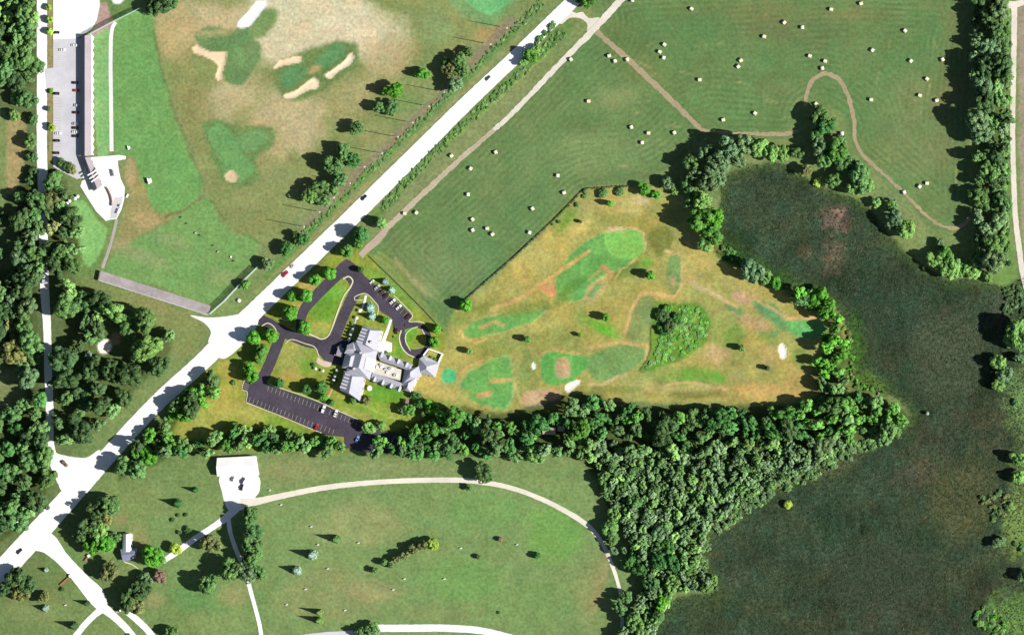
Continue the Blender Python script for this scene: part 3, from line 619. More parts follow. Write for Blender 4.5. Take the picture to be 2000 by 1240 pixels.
strip('main_road', [(1180, -55, 13), (1120, 2, 13), (1000, 118, 13.5), (900, 213, 14.5), (800, 313, 16), (664, 447, 17), (524, 582, 17.5), (448, 655, 18), (385, 716, 17), (322, 772, 16.5), (263, 832, 16.5), (208, 893, 17), (150, 955, 20), (40, 1076, 22), (-50, 1175, 22)], M_CONC, .15, label='broad white main road running diagonally')
sheet('road_junction', [(1106, 20), (1126, 26), (1138, 24), (1150, 36), (1172, 36), (1168, 60), (1148, 66), (1146, 46), (1130, 36), (1112, 36), (1096, 48), (1090, 34)], M_GRAVEL, jit=.2, label='gravel link between main road and track')
strip('side_road', [(82, -20, 10.5), (82, 100, 10.5), (82, 200, 10.5), (82, 300, 10.5), (84, 380, 10), (85, 470, 9), (87, 560, 9), (92, 640, 8), (94, 720, 8), (97, 800, 8), (98, 870, 8.5), (108, 905, 11), (124, 940, 12)], M_CONC, .12, label='white side road running north to south')
sheet('road_junction', [(92, 872), (112, 885), (140, 892), (170, 893), (196, 880), (190, 930), (140, 965), (118, 955), (112, 930), (98, 905)], M_CONC, jit=.2, label='white widened junction of side road and main road')
sheet('range_forecourt', [(405, 620), (440, 618), (470, 612), (500, 598), (500, 640), (440, 700), (408, 672), (412, 648), (398, 630), (372, 616)], M_CONC, label='white forecourt between tee shelter and main road')
strip('gravel_lane', [(1925, -4, 4), (1950, 4, 6), (1968, 10, 7), (1990, 8, 6), (2020, -8, 6)], M_GRAVEL, .2, label='gravel lane crossing the top right corner')
strip('gravel_lane', [(1978, 6, 8), (1981, 24, 5.6), (1980, 120, 5.2), (1978, 240, 5), (1979, 320, 5), (1983, 420, 5.2), (1990, 480, 5.4), (1997, 530, 5.4), (2012, 590, 5.4)], M_GRAVEL, .15, label='white lane running down the eastern edge')
strip('park_road', [(70, 1050, 24), (95, 1062, 20), (118, 1086, 14), (140, 1110, 13), (165, 1138, 15), (185, 1160, 18), (202, 1186, 12)], M_CONC, .15, label='white entrance road into the park')
strip('park_path', [(198, 1182, 10), (225, 1205, 7.5), (248, 1228, 7), (275, 1262, 7)], M_CONC, .1, label='white path leading down from the entrance road')
strip('park_path', [(208, 1183, 9), (185, 1200, 6), (165, 1220, 6), (135, 1258, 6)], M_CONC, .1, label='short white path going off to the lower left corner')
strip('park_path', [(248, 1194, 6), (270, 1212, 6.4), (290, 1232, 6.6), (312, 1262, 6.6)], M_CONC, .1, label='detached white path stub in the lower lawn')
sheet('park_forecourt', [(430, 930), (470, 926), (505, 930), (507, 958), (499, 970), (496, 982), (470, 996), (450, 998), (440, 985), (434, 962)], M_CONC, label='white forecourt in front of the barn')
strip('park_path', [(470, 982, 9), (500, 979, 7), (560, 966, 5.6), (640, 951, 5.2), (740, 941, 5), (860, 937, 5), (930, 940, 4.8), (1000, 953, 4.6), (1070, 980, 4.6), (1140, 1020, 5), (1175, 1058, 4.2), (1196, 1105, 3.8), (1210, 1150, 3.6), (1215, 1190, 3.4), (1214, 1260, 3.4)], plain('pale_park_gravel', A(252, 244, 226), 1, .9, 1.06), .12, label='long curving pale path around the park lawn')
strip('park_path', [(462, 992, 8), (440, 1012, 7), (420, 1026, 6), (380, 1052, 5.6), (345, 1078, 5.6), (318, 1096, 5)], M_CONC, .1, label='white path running southwest from the forecourt')
strip('park_path', [(446, 1006, 4.5), (450, 1040, 4.5), (462, 1075, 4.5), (480, 1120, 4.2), (494, 1170, 4), (506, 1215, 4), (514, 1260, 4)], M_CONC, .1, label='narrow white path running south from forecourt')
strip('park_path', [(736, 1226, 7), (800, 1226, 7), (870, 1226, 7), (940, 1231, 6.6), (1010, 1247, 6)], M_CONC, .1, label='pale path cut by the bottom edge')
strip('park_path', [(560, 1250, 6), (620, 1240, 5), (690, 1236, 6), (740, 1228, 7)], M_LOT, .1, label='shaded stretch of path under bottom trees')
strip('cart_path', [(226, 44, 3.4), (218, 62, 3.8), (216, 120, 4), (217, 200, 4), (218, 296, 4)], plain('pale_cart_path', A(252, 255, 250), .8, .94, 1.06), .05, label='straight pale cart path beside the tee stalls')
strip('cart_path', [(228, 428, 3), (222, 455, 3), (212, 490, 3), (200, 524, 3.4)], plain('grey_cart_path', A(190, 184, 176), .8, .9, 1.1), .05, label='thin grey path down to the tee shelter')
sheet('parking_lot', [(104, -15), (194, -15), (195, 12), (189, 40), (180, 57), (160, 70), (148, 77), (104, 78)], M_CONC, False, label='bright white upper parking lot')
lotW = sheet('parking_lot', [(104, 77), (150, 76), (166, 74), (166, 308), (178, 345), (150, 350), (118, 334), (104, 326)], M_LOT, False, label='pale grey parking lot beside the tee building')
sheet('lot_entrance', [(88, 135), (108, 132), (108, 172), (90, 172)], M_LOT, False, label='pale gap joining side road and parking lot')
sheet('tee_apron', [(176, 66), (181, 70)]+[(184.5-(3.2 if i % 2 else 0), 74+i*8.3) for i in range(28)]+[(184, 303), (176, 303)], M_CONC, False, label='scalloped white apron in front of tee stalls')
sheet('range_plaza', [(166, 308), (200, 306), (232, 303), (246, 305), (246, 311), (230, 314), (232, 332), (236, 350), (244, 366), (243, 388), (238, 408), (228, 428), (216, 429), (207, 432), (188, 413), (172, 388), (157, 364), (162, 348)], M_CONC, False, label='white paved plaza around range house')
sheet('plaza_strip', [(224, 386), (240, 384), (236, 408), (227, 426), (215, 428), (217, 410)], M_LOT, False, label='greyer paving strip along the plaza edge')
# clubhouse drives
drv = empty('club_drive', G(620, 660)); drv['kind'] = 'structure'
def rel(o, root):                          # keep built-in-place meshes where they are under a moved root
    o.matrix_parent_inverse = Matrix.Translation(-Vector(root.location)); return o
def dstrip(pts, nm='asphalt', mat=None, **k): return rel(strip(nm, pts, mat or M_ASPH, .05, parent=drv, **k), drv)
dstrip([(496, 618, 10), (520, 630, 11), (545, 643, 11), (575, 658, 10.5), (605, 668, 11), (640, 672, 12), (662, 676, 12)])
dstrip([(585, 655, 8), (588, 625, 9), (596, 602, 10), (623, 572, 10.5), (652, 543, 11), (676, 520, 12), (684, 512, 9)])
dstrip([(716, 548, 10), (700, 562, 11.5), (684, 590, 11), (670, 620, 10.5), (660, 645, 11), (648, 668, 14)])
rel(sheet('asphalt', [(683, 508), (700, 522), (712, 539), (735, 558), (770, 586), (806, 616), (799, 630), (797, 640), (782, 648), (768, 646), (766, 622), (752, 614), (741, 606), (738, 596), (718, 574), (700, 574), (686, 560), (672, 540), (668, 526)], M_ASPH, False, parent=drv), drv)
dstrip([(783, 634, 8), (786, 650, 5), (786, 665, 5), (792, 680, 5.5), (804, 690, 8), (822, 690, 9), (834, 680, 6), (838, 664, 5), (834, 648, 5), (822, 637, 5), (806, 634, 5), (790, 638, 6)])
rel(sheet('asphalt', [(622, 690), (618, 672), (650, 655), (690, 664), (682, 690), (672, 716), (652, 710), (634, 704)], M_ASPH, False, parent=drv), drv)
dstrip([(552, 646, 10), (541, 676, 10.5), (528, 708, 10.5), (514, 738, 11), (498, 764, 12), (492, 776, 10)])
lotS = sheet('asphalt', [(478, 743), (473, 760), (484, 765), (481, 784), (560, 816), (640, 850), (672, 853), (675, 874), (722, 884), (790, 880), (795, 852), (742, 838), (722, 846), (712, 832), (696, 818), (629, 788), (563, 764), (524, 750), (505, 735)], M_ASPH, False, parent=drv); rel(lotS, drv)
def kerb(pts, w=1.0): rel(strip('kerb', [(*p, w) for p in pts], M_KERB, .03, parent=drv, z=.2, h=.15, step=1.0), drv)
kerb([(670, 545), (681, 540), (689, 548), (685, 560), (673, 576), (664, 597), (655, 622), (648, 642), (641, 656), (629, 662), (615, 657), (604, 652)], 1.25)
kerb([(511, 637), (523, 631), (535, 638), (541, 649)]); kerb([(557, 671), (565, 664), (576, 664), (596, 671), (615, 678), (623, 696)], .8)
kerb([(708, 586), (693, 586), (692, 581), (703, 575), (716, 574), (732, 589), (739, 600), (737, 617)], .8)
kerb([(769, 577), (790, 597), (806, 616), (799, 628), (821, 628), (831, 633)], .8)
kerb([(784, 645), (780, 660), (785, 678), (796, 691), (812, 699)], 1.2); kerb([(816, 638), (803, 643), (793, 653), (793, 668), (802, 685)], .9)
kerb([(824, 643), (830, 654)], .9)
kerb([(481, 786), (520, 801), (560, 817), (600, 834), (628, 845)], .7); kerb([(524, 750), (563, 763), (600, 775), (629, 787), (665, 804), (700, 819)], .7)
kerb([(488, 742), (478, 743), (473, 760), (483, 765), (481, 784)], .6); kerb([(548, 621), (556, 625), (562, 626)], .9)
def stall(p, q, lot, w=.5):
    a = G(*p); b = G(*q); dv = (b-a).normalized(); n = Vector((-dv.y, dv.x, 0))*.11
    z = stall.z
    o = MB().add([(*(a+n).xy, z), (*(a-n).xy, z), (*(b-n).xy, z), (*(b+n).xy, z)], [(0, 1, 2, 3)]).build('stall_line', M_LINE)
    o.parent = lot
    if lot.parent: o.matrix_parent_inverse = Matrix.Identity(4)
    return o
stall.z = lotS.data.vertices[0].co.z+.03
for i in range(17): stall((489.5+i*7.62, 775.5+i*3.02), (486+i*7.62, 785+i*3.02), lotS)
for i in range(24):
    if i in (14, 15): continue
    stall((526+i*7.5, 753+i*2.95), (522.5+i*7.5, 763+i*2.95), lotS)
for i in range(4): stall((630+i*7.6, 829+i*3), (626+i*7.6, 839+i*3), lotS)
for i in range(3): stall((477+i*.0-i*1.2, 748+i*4), (487-i*1.2, 752+i*4), lotS)
stall.z = .27
for i in range(9): stall((738+i*7.2, 561+i*6.1), (731+i*7.2, 569+i*6.1), lotS)
stall.z = lotW.data.vertices[0].co.z+.03
for i in range(12): stall((105, 82+i*4.4), (117, 82+i*4.4), lotW)
for i in range(24): stall((106, 186+i*5.6), (119, 186+i*5.6), lotW)
sheet('patio', [(622, 697), (632, 705), (651, 706), (644, 716), (630, 715), (618, 707)], M_PATIO, label='pinkish half-round patio by the drive')
sheet('terrace', [(737, 689), (743, 669), (752, 665), (766, 670), (765, 687), (749, 689)], M_CONC, False, label='white terrace behind the clubhouse')
strip('walkway', [(764, 624, 2.4), (757, 645, 3), (748, 668, 3.4), (739, 692, 3.4)], M_CONC, .03, label='white walkway along the clubhouse north wing')
strip('walkway', [(715, 577, 2.2), (712, 590, 2.2), (706, 606, 2)], M_CONC, .03, label='short white walkway across the drive island')
strip('walkway', [(649, 755, 1.8), (643, 768, 1.8), (637, 780, 1.6)], plain('orange_brick', A(224, 150, 74), 2, .85, 1.15), .03, label='orange brick walkway beside the lower parking lot')
strip('walkway', [(651.6, 755, .7), (645.6, 768, .7), (639.6, 780, .7)], M_KERB, .02, label='thin cream edging along orange walkway')
sheet('walkway', [(634, 780), (640, 794), (634, 796), (628, 792)], M_CONC, False, label='white paved triangle at foot of orange walkway')
strip('walkway', [(697, 618, 1.4), (692, 636, 1.4), (688, 652, 1.4), (680, 668, 1.6)], M_LOT, .03, label='pale walkway beside the hedged parking stalls')

# ------------------------------------------------------------------ trees
PAL = dict(V=((96, 156, 60), 'bright green'), G=((104, 140, 84), 'green'), D=((84, 112, 70), 'dark green'), Y=((164, 188, 86), 'yellow-green'), L=((126, 164, 94), 'light green'),
           B=((158, 184, 172), 'blue-grey'), O=((124, 132, 84), 'olive'), T=((142, 122, 108), 'brownish'), E=((80, 128, 70), 'deep green'), S=((114, 142, 100), 'grey-green'), W=((98, 146, 70), 'vivid green'))
def crown_mesh(seed, kind):
    r = np.random.RandomState(seed); C = []
    if kind == 'broad':
        nl = 46; p1, p2 = r.rand(2)*6.28
        for i in range(nl):                         # small lobes spread over an uneven dome
            u = r.rand()**0.75; ph = r.rand()*2*math.pi; th = math.acos(1-1.25*u)
            k = (0.66+0.10*r.randn())*(1+0.13*math.cos(2*ph+p1)+0.10*math.cos(3*ph+p2))
            C.append((k*math.sin(th)*math.cos(ph), k*math.sin(th)*math.sin(ph), 0.60+0.30*k/0.6*math.cos(th)*0.9, 0.15+0.19*r.rand()))
        per = 44
    elif kind == 'round':
        nl = 24
        for i in range(nl):
            v = r.randn(3); v /= np.linalg.norm(v)
            C.append((0.62*v[0], 0.62*v[1], 0.56+0.30*v[2], 0.34+0.08*r.rand()))
        per = 76
    elif kind == 'shrub':
        nl = 14
        for i in range(nl):
            ph = r.rand()*2*math.pi; q = math.sqrt(r.rand())*0.68
            C.append((q*math.cos(ph), q*math.sin(ph), 0.30+0.35*(1-q)+0.12*r.rand(), 0.30+0.12*r.rand()))
        per = 70
    elif kind == 'mass':
        nl = 18; p1 = r.rand()*6.28
        for i in range(nl):
            u = r.rand()**0.8; ph = r.rand()*2*math.pi; th = math.acos(1-1.1*u); k = (0.62+0.11*r.randn())*(1+.15*math.cos(2*ph+p1))
            C.append((k*math.sin(th)*math.cos(ph), k*math.sin(th)*math.sin(ph), 0.6+0.28*math.cos(th), 0.2+0.2*r.rand()))
        per = 30
    V, F = [], []
    if kind == 'spruce':
        N = 1500
        t = r.rand(N)**0.75                          # 0 at the top
        whorl = 0.84+0.16*np.cos(t*2*math.pi*9)
        ph = r.rand(N)*2*math.pi; lob = 1+0.12*np.cos(ph*7+r.rand()*6)
        rad = (0.03+0.95*t)*whorl*lob*(0.55+0.45*r.rand(N)**0.4)
        ctr = np.stack([rad*np.cos(ph), rad*np.sin(ph), 1-0.93*t], 1)
        nrm = np.stack([np.cos(ph)*0.6, np.sin(ph)*0.6, 0.8*np.ones(N)], 1)+0.45*r.randn(N, 3)
        size = 0.055+0.075*t
    else:
        C = np.array(C); N = nl*per
        li = np.repeat(np.arange(nl), per); v = r.randn(N, 3); v /= np.linalg.norm(v, axis=1)[:, None]
        v[:, 2] = np.where(v[:, 2] < -0.35, -v[:, 2], v[:, 2])
        rr = C[li, 3]*(0.86+0.2*r.rand(N))
        ctr = C[li, :3]+v*rr[:, None]*np.array([1, 1, 0.62])
        nrm = v+0.26*r.randn(N, 3)+np.array([0.0, 0, 0.30]); size = 0.085+0.06*r.rand(N)
        if kind == 'mass': size = size*1.35
    nrm /= np.linalg.norm(nrm, axis=1)[:, None]
    a = np.cross(nrm, r.randn(N, 3)); a /= np.linalg.norm(a, axis=1)[:, None]; b = np.cross(nrm, a)
    size = np.broadcast_to(size, (N,))[:, None]
    asp = (0.55+0.5*r.rand(N))[:, None]
    Vq = np.stack([ctr+a*size, ctr+b*size*asp, ctr-a*size, ctr-b*size*asp], 1)
    Vq[:, 0] -= nrm*size*0.2; Vq[:, 2] -= nrm*size*0.2          # sprays droop at their tips
    Fq = np.arange(4*N).reshape(N, 4)
    return Vq.reshape(-1, 3), Fq
def trunk_mesh(kind, seed):
    r = random.Random(seed); mb = MB()
    if kind == 'spruce':
        mb.tube((0, 0, 0), (0, 0, .9), .05, .012)
    else:
        mb.tube((0, 0, 0), (.02, .01, .34), .085, .06); mb.tube((.02, .01, .34), (.0, .03, .72), .06, .02)
        for i in range(4):
            t = i*1.6+r.random(); mb.tube((.02, .01, .3+.04*i), (.45*math.cos(t), .45*math.sin(t), .52+.06*i), .035, .012, 5)
    return mb.mesh('trunk', M_BARK)
PROTO = {}
for kind, n in (('broad', 8), ('round', 5), ('shrub', 4), ('spruce', 3)):
    PROTO[kind] = []
    for i in range(n):
        V, F = crown_mesh(100+i*7+len(kind)*31, kind)
        PROTO[kind].append((np_mesh('crown_'+kind, V, F, M_LEAF), trunk_mesh(kind, i)))
KINDN = dict(broad=('broadleaf_tree', 'broadleaf tree', 'tree'), round=('round_tree', 'round-crowned tree', 'tree'), shrub=('shrub', 'shrub', 'shrub'), spruce=('spruce_tree', 'conical spruce', 'spruce'))
MANUAL = []
TREES = []        # px, py, radius(map), height(m), colour key, kind, region
def T(region, items, kind='broad', hk=2.1):
    for it in items:
        x, y, rad, c = it[:4]; k = it[4] if len(it) > 4 else kind
        rm = rad*P
        h = it[5] if len(it) > 5 else (max(1.2, rm*hk) if k != 'spruce' else rm*3.4)
        if k == 'shrub' and len(it) <= 5: h = rm*1.25
        TREES.append((x, y, rad, h, c, k, region)); MANUAL.append(TREES[-1])
def in_poly(x, y, pts):
    r = False; j = len(pts)-1
    for i in range(len(pts)):
        xi, yi = pts[i]; xj, yj = pts[j]
        if (yi > y) != (yj > y) and x < (xj-xi)*(y-yi)/(yj-yi)+xi: r = not r
        j = i
    return r
def scatter(region, pts, spacing, rlo, rhi, pal, seed, hk=2.6, kind='broad', avoid=(), limit=999, density=1.0):
    r = random.Random(seed); xs = [p[0] for p in pts]; ys = [p[1] for p in pts]; got = []
    for _ in range(6000):
        x = r.uniform(min(xs), max(xs)); y = r.uniform(min(ys), max(ys))
        if not in_poly(x, y, pts): continue
        if x < -14 or y < -14 or x > 2014 or y > 1254: continue
        if any((x-a)**2+(y-b)**2 < q*q for a, b, q in avoid): continue
        rad = r.uniform(rlo, rhi)
        if any((x-a)**2+(y-b)**2 < (spacing*(rad+q)*.74)**2 for a, b, q in got): continue
        got.append((x, y, rad))
        if len(got) >= limit: break
    for x, y, rad in got:
        c = pal(x, y, r) if callable(pal) else r.choice(pal)
        TREES.append((x, y, rad, rad*P*hk*r.uniform(.7, 1.3), c, kind, region))
scatter('in the northwest corner wood', WOODS['nw'], 1.0, 13, 21, 'GGGGLD', 1)
T('by the western side road', [(32, 192, 11, 'L'), (54, 196, 18, 'G'), (28, 226, 11, 'L'), (66, 232, 10, 'G'), (60, 277, 13, 'G'), (64, 306, 10, 'G'), (66, 334, 9, 'D'), (60, 352, 9, 'G'), (2, 426, 12, 'D'), (-2, 494, 10, 'G'), (112, 344, 9, 'V'), (100, 362, 9, 'L')])
scatter('in the row west of side road', WOODS['wrow'], 1.0, 15, 21, 'GGSD', 2)
scatter('in the row east of side road', WOODS['erow'], 1.0, 14, 20, 'DGDO', 3)
def pal_tri(x, y, r): return r.choice('GGDL') if y < 620 else (r.choice('DDDG') if x < 250 or y > 700 else r.choice('GDL'))
scatter('in the triangular wood', WOODS['tri'], 1.13, 14, 26, pal_tri, 4, avoid=[(210, 674, 36), (246, 676, 24), (140, 650, 24), (176, 640, 10), (168, 742, 16), (300, 648, 14), (232, 640, 12), (150, 800, 10)])
T('at the sandy clearing in triangular wood', [(170, 694, 8, 'B', 'spruce', 9), (172, 714, 8, 'B', 'spruce', 9), (192, 660, 10, 'G', 'broad', 6)])
scatter('in the wood left of side road', WOODS['west'], 1.0, 15, 23, 'GGSDO', 5)
scatter('in the lower left wood', WOODS['west2'], 1.0, 15, 24, 'GGEGD', 6, avoid=[(128, 905, 26)])
scatter('in the roadside belt below the junction', WOODS['road'], .98, 12, 19, 'VGVWD', 7)
scatter('in the hedge below the lower lot', WOODS['hedge'], .98, 11, 17, 'WGLGE', 8, avoid=[(470, 905, 28)])
def pal_mid(x, y, r):
    if x < 1000: return r.choice('EWDGE')
    if y < 860 and x < 1560: return r.choice('EDEWDEG')
    if x > 1500 and y < 860: return r.choice('WWGE')
    return r.choice('SGSGL')
MIDN = [(730, 858), (790, 845), (850, 814), (900, 812), (960, 818), (1010, 828), (1062, 828), (1100, 808), (1132, 782), (1165, 776), (1200, 797), (1300, 808), (1500, 806), (1560, 798), (1600, 786), (1650, 765), (1700, 775), (1757, 798), (1772, 815),
        (1740, 842), (1650, 872), (1560, 880), (1400, 880), (1250, 885), (1165, 900), (1080, 885), (1000, 892), (900, 888), (800, 888), (735, 888)]
scatter('in the central wood', MIDN, 0.96, 10, 19, pal_mid, 9, hk=2.7, avoid=[(1072, 843, 24), (770, 856, 16), (800, 845, 12)], limit=400)
SOUTHW = [(1165, 900), (1250, 885), (1400, 880), (1560, 880), (1650, 872), (1640, 882), (1560, 922), (1450, 978), (1385, 1030), (1365, 1080), (1365, 1110), (1390, 1145), (1325, 1155), (1295, 1190), (1275, 1250), (1205, 1250), (1245, 1190), (1262, 1130), (1240, 1080), (1212, 1020), (1190, 990)]
T('on the western edge of south wood', [(1230, 1098, 12, 'E'), (1248, 1112, 13, 'E'), (1242, 1080, 11, 'E'), (1192, 1032, 15, 'L', 'broad', 12), (1202, 1006, 13, 'L', 'broad', 11), (1196, 1052, 12, 'G', 'broad', 10), (1212, 1190, 13, 'G', 'broad', 13), (1222, 1165, 12, 'G', 'broad', 12), (1198, 1075, 8, 'S'), (1220, 1075, 8, 'S'), (1290, 1095, 16, 'E'), (1315, 1100, 15, 'E'), (1275, 1140, 14, 'G'),
  (1310, 1140, 14, 'L'), (1295, 1175, 14, 'V'), (1240, 1215, 16, 'G'), (1285, 1205, 12, 'G'), (1255, 1238, 12, 'L'), (1380, 1145, 12, 'G'), (1345, 1115, 12, 'G'), (1395, 1130, 8, 'L'), (1180, 935, 12, 'G'), (1215, 955, 12, 'G'), (1240, 980, 13, 'G'), (1265, 1010, 13, 'S'), (1290, 1040, 14, 'S'), (1305, 1068, 13, 'E')], hk=2.5)
scatter('on the spit beside the marsh', WOODS['spit'], 0.96, 11, 17, 'VWVG', 10)
T('at the northern edge of the marsh', [(1370, 430, 21, 'W'), (1392, 460, 18, 'W'), (1398, 425, 18, 'V'), (1378, 478, 13, 'L'), (1372, 392, 17, 'L'), (1385, 355, 20, 'S'), (1402, 320, 21, 'S'), (1425, 288, 21, 'S'), (1455, 282, 19, 'S'), (1482, 288, 17, 'L'), (1506, 298, 15, 'L'), (1350, 395, 12, 'G'), (1360, 340, 14, 'S'), (1440, 312, 16, 'S'), (1405, 350, 14, 'S'), (1352, 318, 15, 'G'), (1345, 362, 14, 'G'), (1380, 300, 15, 'S')], hk=2.9)
T('east of the golf course', [(1470, 530, 20, 'S'), (1495, 540, 14, 'G'), (1515, 552, 12, 'V'), (1455, 515, 10, 'G'), (1563, 582, 17, 'G'), (1600, 580, 16, 'V'), (1618, 600, 14, 'W'), (1585, 600, 10, 'W')], hk=2.3)
T('in the clump inside the field track loop', [(1600, 226, 17, 'G'), (1614, 246, 18, 'E'), (1596, 262, 14, 'G'), (1602, 286, 18, 'S'), (1636, 296, 20, 'W'), (1640, 278, 12, 'G'), (1612, 312, 16, 'G'), (1575, 334, 12, 'O'), (1595, 357, 9, 'Y', 'shrub'), (1630, 352, 14, 'G'), (1680, 345, 22, 'G'), (1672, 366, 16, 'L'), (1692, 362, 14, 'L'), (1650, 318, 16, 'G'), (1712, 396, 9, 'L'), (1742, 402, 11, 'G'), (1750, 428, 17, 'S'), (1770, 448, 17, 'L'), (1742, 442, 12, 'S'), (1556, 300, 12, 'G'), (1530, 300, 13, 'L'), (1664, 330, 14, 'G')], hk=2.4)
T('at the foot of the eastern tree line', [(1826, 508, 15, 'L'), (1848, 500, 15, 'W'), (1858, 524, 18, 'L'), (1880, 530, 11, 'L'), (1900, 530, 14, 'L'), (1930, 540, 9, 'L'), (1836, 476, 9, 'S'), (1922, 500, 18, 'S')], hk=2.2)
scatter('in the eastern tree line', WOODS['east'], 0.96, 13, 21, 'GDGSDS', 12, hk=2.6)
T('on the eastern margin of marsh', [(1990, 652, 24, 'L'), (1975, 668, 12, 'L'), (1950, 708, 14, 'L'), (1962, 730, 14, 'S'), (1950, 752, 11, 'L'), (1992, 700, 10, 'S'), (1992, 896, 14, 'L'), (1990, 932, 12, 'L'), (1975, 990, 8, 'L', 'shrub'), (1946, 1060, 9, 'S'), (1958, 1054, 7, 'S'), (2002, 1125, 12, 'S'), (1998, 1068, 8, 'G', 'shrub'), (1985, 1062, 6, 'G', 'shrub'), (1914, 1218, 8, 'L', 'shrub'), (1938, 1212, 5, 'G', 'shrub'), (1955, 1232, 6, 'G', 'shrub'), (1984, 787, 8, 'G', 'shrub')], hk=2.4)
T('standing alone in the marsh', [(1539, 985, 8, 'Y', 'round', 4.5), (1811, 807, 3.4, 'B', 'round', 4)])  # the blue-grey crown stands in for a small white post
# individuals around the clubhouse
T('beside the clubhouse drives', [(615, 546, 11, 'V'), (644, 534, 12, 'V'), (571, 579, 9.5, 'V'), (597, 578, 12, 'V'), (568, 611, 14, 'V'), (594, 640, 13, 'V'), (529, 656, 13, 'V'), (496, 659, 12.5, 'V'), (512, 684, 11, 'W'), (506, 700, 11, 'W'), (486, 718, 11, 'V'), (491, 734, 12, 'V'), (545, 748, 9, 'E'),
  (677, 490, 12, 'W'), (706, 458, 14, 'E'), (700, 476, 9, 'W'), (745, 436, 10, 'L'), (704, 527, 6, 'D'), (628, 756, 11, 'E'), (599, 760, 9, 'E'), (632, 776, 8, 'V'), (648, 786, 6, 'E')], 'round', 3.1)
T('in the parking islands', [(750, 550, 6.5, 'B', 'spruce', 8), (763, 566, 6.5, 'B', 'spruce', 8), (720, 601, 8.5, 'B', 'spruce', 9), (724, 618, 7.5, 'B', 'spruce', 9), (753, 625, 7, 'V', 'round', 6), (770, 658, 3, 'G', 'shrub')])
T('beside the turning circle', [(853, 643, 9, 'V'), (848, 668, 10, 'V')], 'round', 2.7)
T('at the fence corner of hay field', [(910, 596, 11.5, 'V')], 'round', 2.8)
T('scattered over the eastern golf course', [(1271, 538, 8, 'V'), (1183, 620, 7, 'V'), (1030, 663, 6, 'W'), (1133, 654, 4, 'V'), (917, 686, 5.5, 'L'), (1449, 680, 6, 'G'), (1499, 719, 4.6, 'D'), (1191, 398, 6, 'V'), (1134, 433, 3, 'D')], 'round', 3.9)
T('along the northern fence of golf course', [(1176, 377, 10, 'G', 'shrub'), (1212, 375, 9, 'G', 'shrub'), (1143, 374, 6, 'G', 'shrub'), (1142, 384, 5, 'G', 'shrub'), (1127, 401, 5, 'G', 'shrub'), (1080, 438, 4, 'G', 'shrub'), (1092, 433, 4.4, 'G', 'shrub'), (1258, 369, 11, 'V'), (1305, 358, 13, 'S'), (1282, 381, 8, 'V'), (1318, 372, 8, 'L')])
T('in the bright thicket on the golf course', [(1294, 616, 11, 'D'), (1308, 636, 12, 'D'), (1304, 604, 8, 'W'), (1296, 646, 9, 'E'), (1322, 622, 10, 'E')], hk=1.4)
T('along the western net poles', [(827, 145, 12, 'V'), (770, 178, 16, 'V'), (742, 210, 12, 'G'), (766, 212, 12, 'G'), (697, 250, 13, 'G'), (672, 296, 15, 'G'), (650, 322, 17, 'G'), (690, 312, 13, 'E'), (664, 350, 14, 'G'), (622, 366, 15, 'G'), (606, 382, 14, 'L'), (632, 392, 12, 'G'), (648, 372, 12, 'G'),
  (897, 118, 14, 'G'), (916, 102, 9, 'D'), (878, 138, 13, 'O'), (890, 165, 14, 'S'), (902, 138, 13, 'G'), (872, 122, 9, 'D'), (560, 485, 12, 'E'), (592, 468, 11, 'E'), (523, 516, 11, 'S'), (480, 556, 9, 'W'), (578, 462, 9, 'D')], hk=2.4)
T('at the top edge by the range net', [(322, 8, 20, 'D'), (300, 14, 16, 'D'), (340, -4, 14, 'G')])
T('between main road and field track', [(1036, 108, 13, 'W'), (1150, 2, 14, 'W'), (1164, -6, 10, 'G'), (1128, -4, 10, 'D'), (1024, 120, 9, 'L'), (1048, 96, 8, 'L')], hk=2.2)
T('on the median of side road', [(95, 15, 6, 'Y'), (97, 39, 7, 'Y'), (97, 62, 7, 'Y'), (101, 249, 7.5, 'Y'), (99, 179, 4, 'V'), (96, 213, 5, 'O')], 'round', 2.2)
T('beside the range house', [(132, 324, 9, 'D'), (120, 318, 8, 'G'), (142, 332, 8, 'O')], hk=2)
# the park at the bottom
T('on the corner west of the park lawn', [(214, 985, 19, 'G'), (190, 1000, 17, 'D'), (172, 1028, 18, 'D'), (196, 1040, 17, 'L'), (208, 1060, 17, 'V'), (182, 1066, 15, 'V'), (222, 1050, 13, 'G'), (160, 1050, 13, 'D'), (205, 1015, 14, 'O')], hk=2.6)
T('around the white cottage', [(300, 1085, 20, 'V'), (343, 1071, 11, 'Y'), (312, 1126, 13, 'T'), (215, 1115, 18, 'O'), (275, 1150, 19, 'D'), (250, 1172, 18, 'D'), (285, 1130, 12, 'S'), (268, 1185, 14, 'O')], hk=2.1)
T('along the narrow park path', [(412, 1062, 17, 'O'), (490, 1008, 18, 'G'), (494, 1036, 19, 'G'), (492, 1064, 19, 'G'), (496, 1090, 18, 'G'), (484, 1118, 18, 'S'), (506, 1118, 14, 'G'), (452, 1112, 19, 'G'), (408, 1140, 18, 'G')], hk=2.6)
T('in the lower left lawn', [(32, 1128, 20, 'D'), (54, 1142, 16, 'D'), (40, 1160, 14, 'O'), (86, 1166, 10, 'O'), (8, 1150, 14, 'D'), (86, 1188, 7, 'B', 'spruce', 8), (88, 1113, 5, 'B', 'spruce', 5.5), (142, 1222, 8, 'D', 'spruce', 12), (168, 1178, 5, 'D', 'spruce', 9), (334, 1234, 13, 'G'), (122, 1150, 5, 'D', 'shrub')])
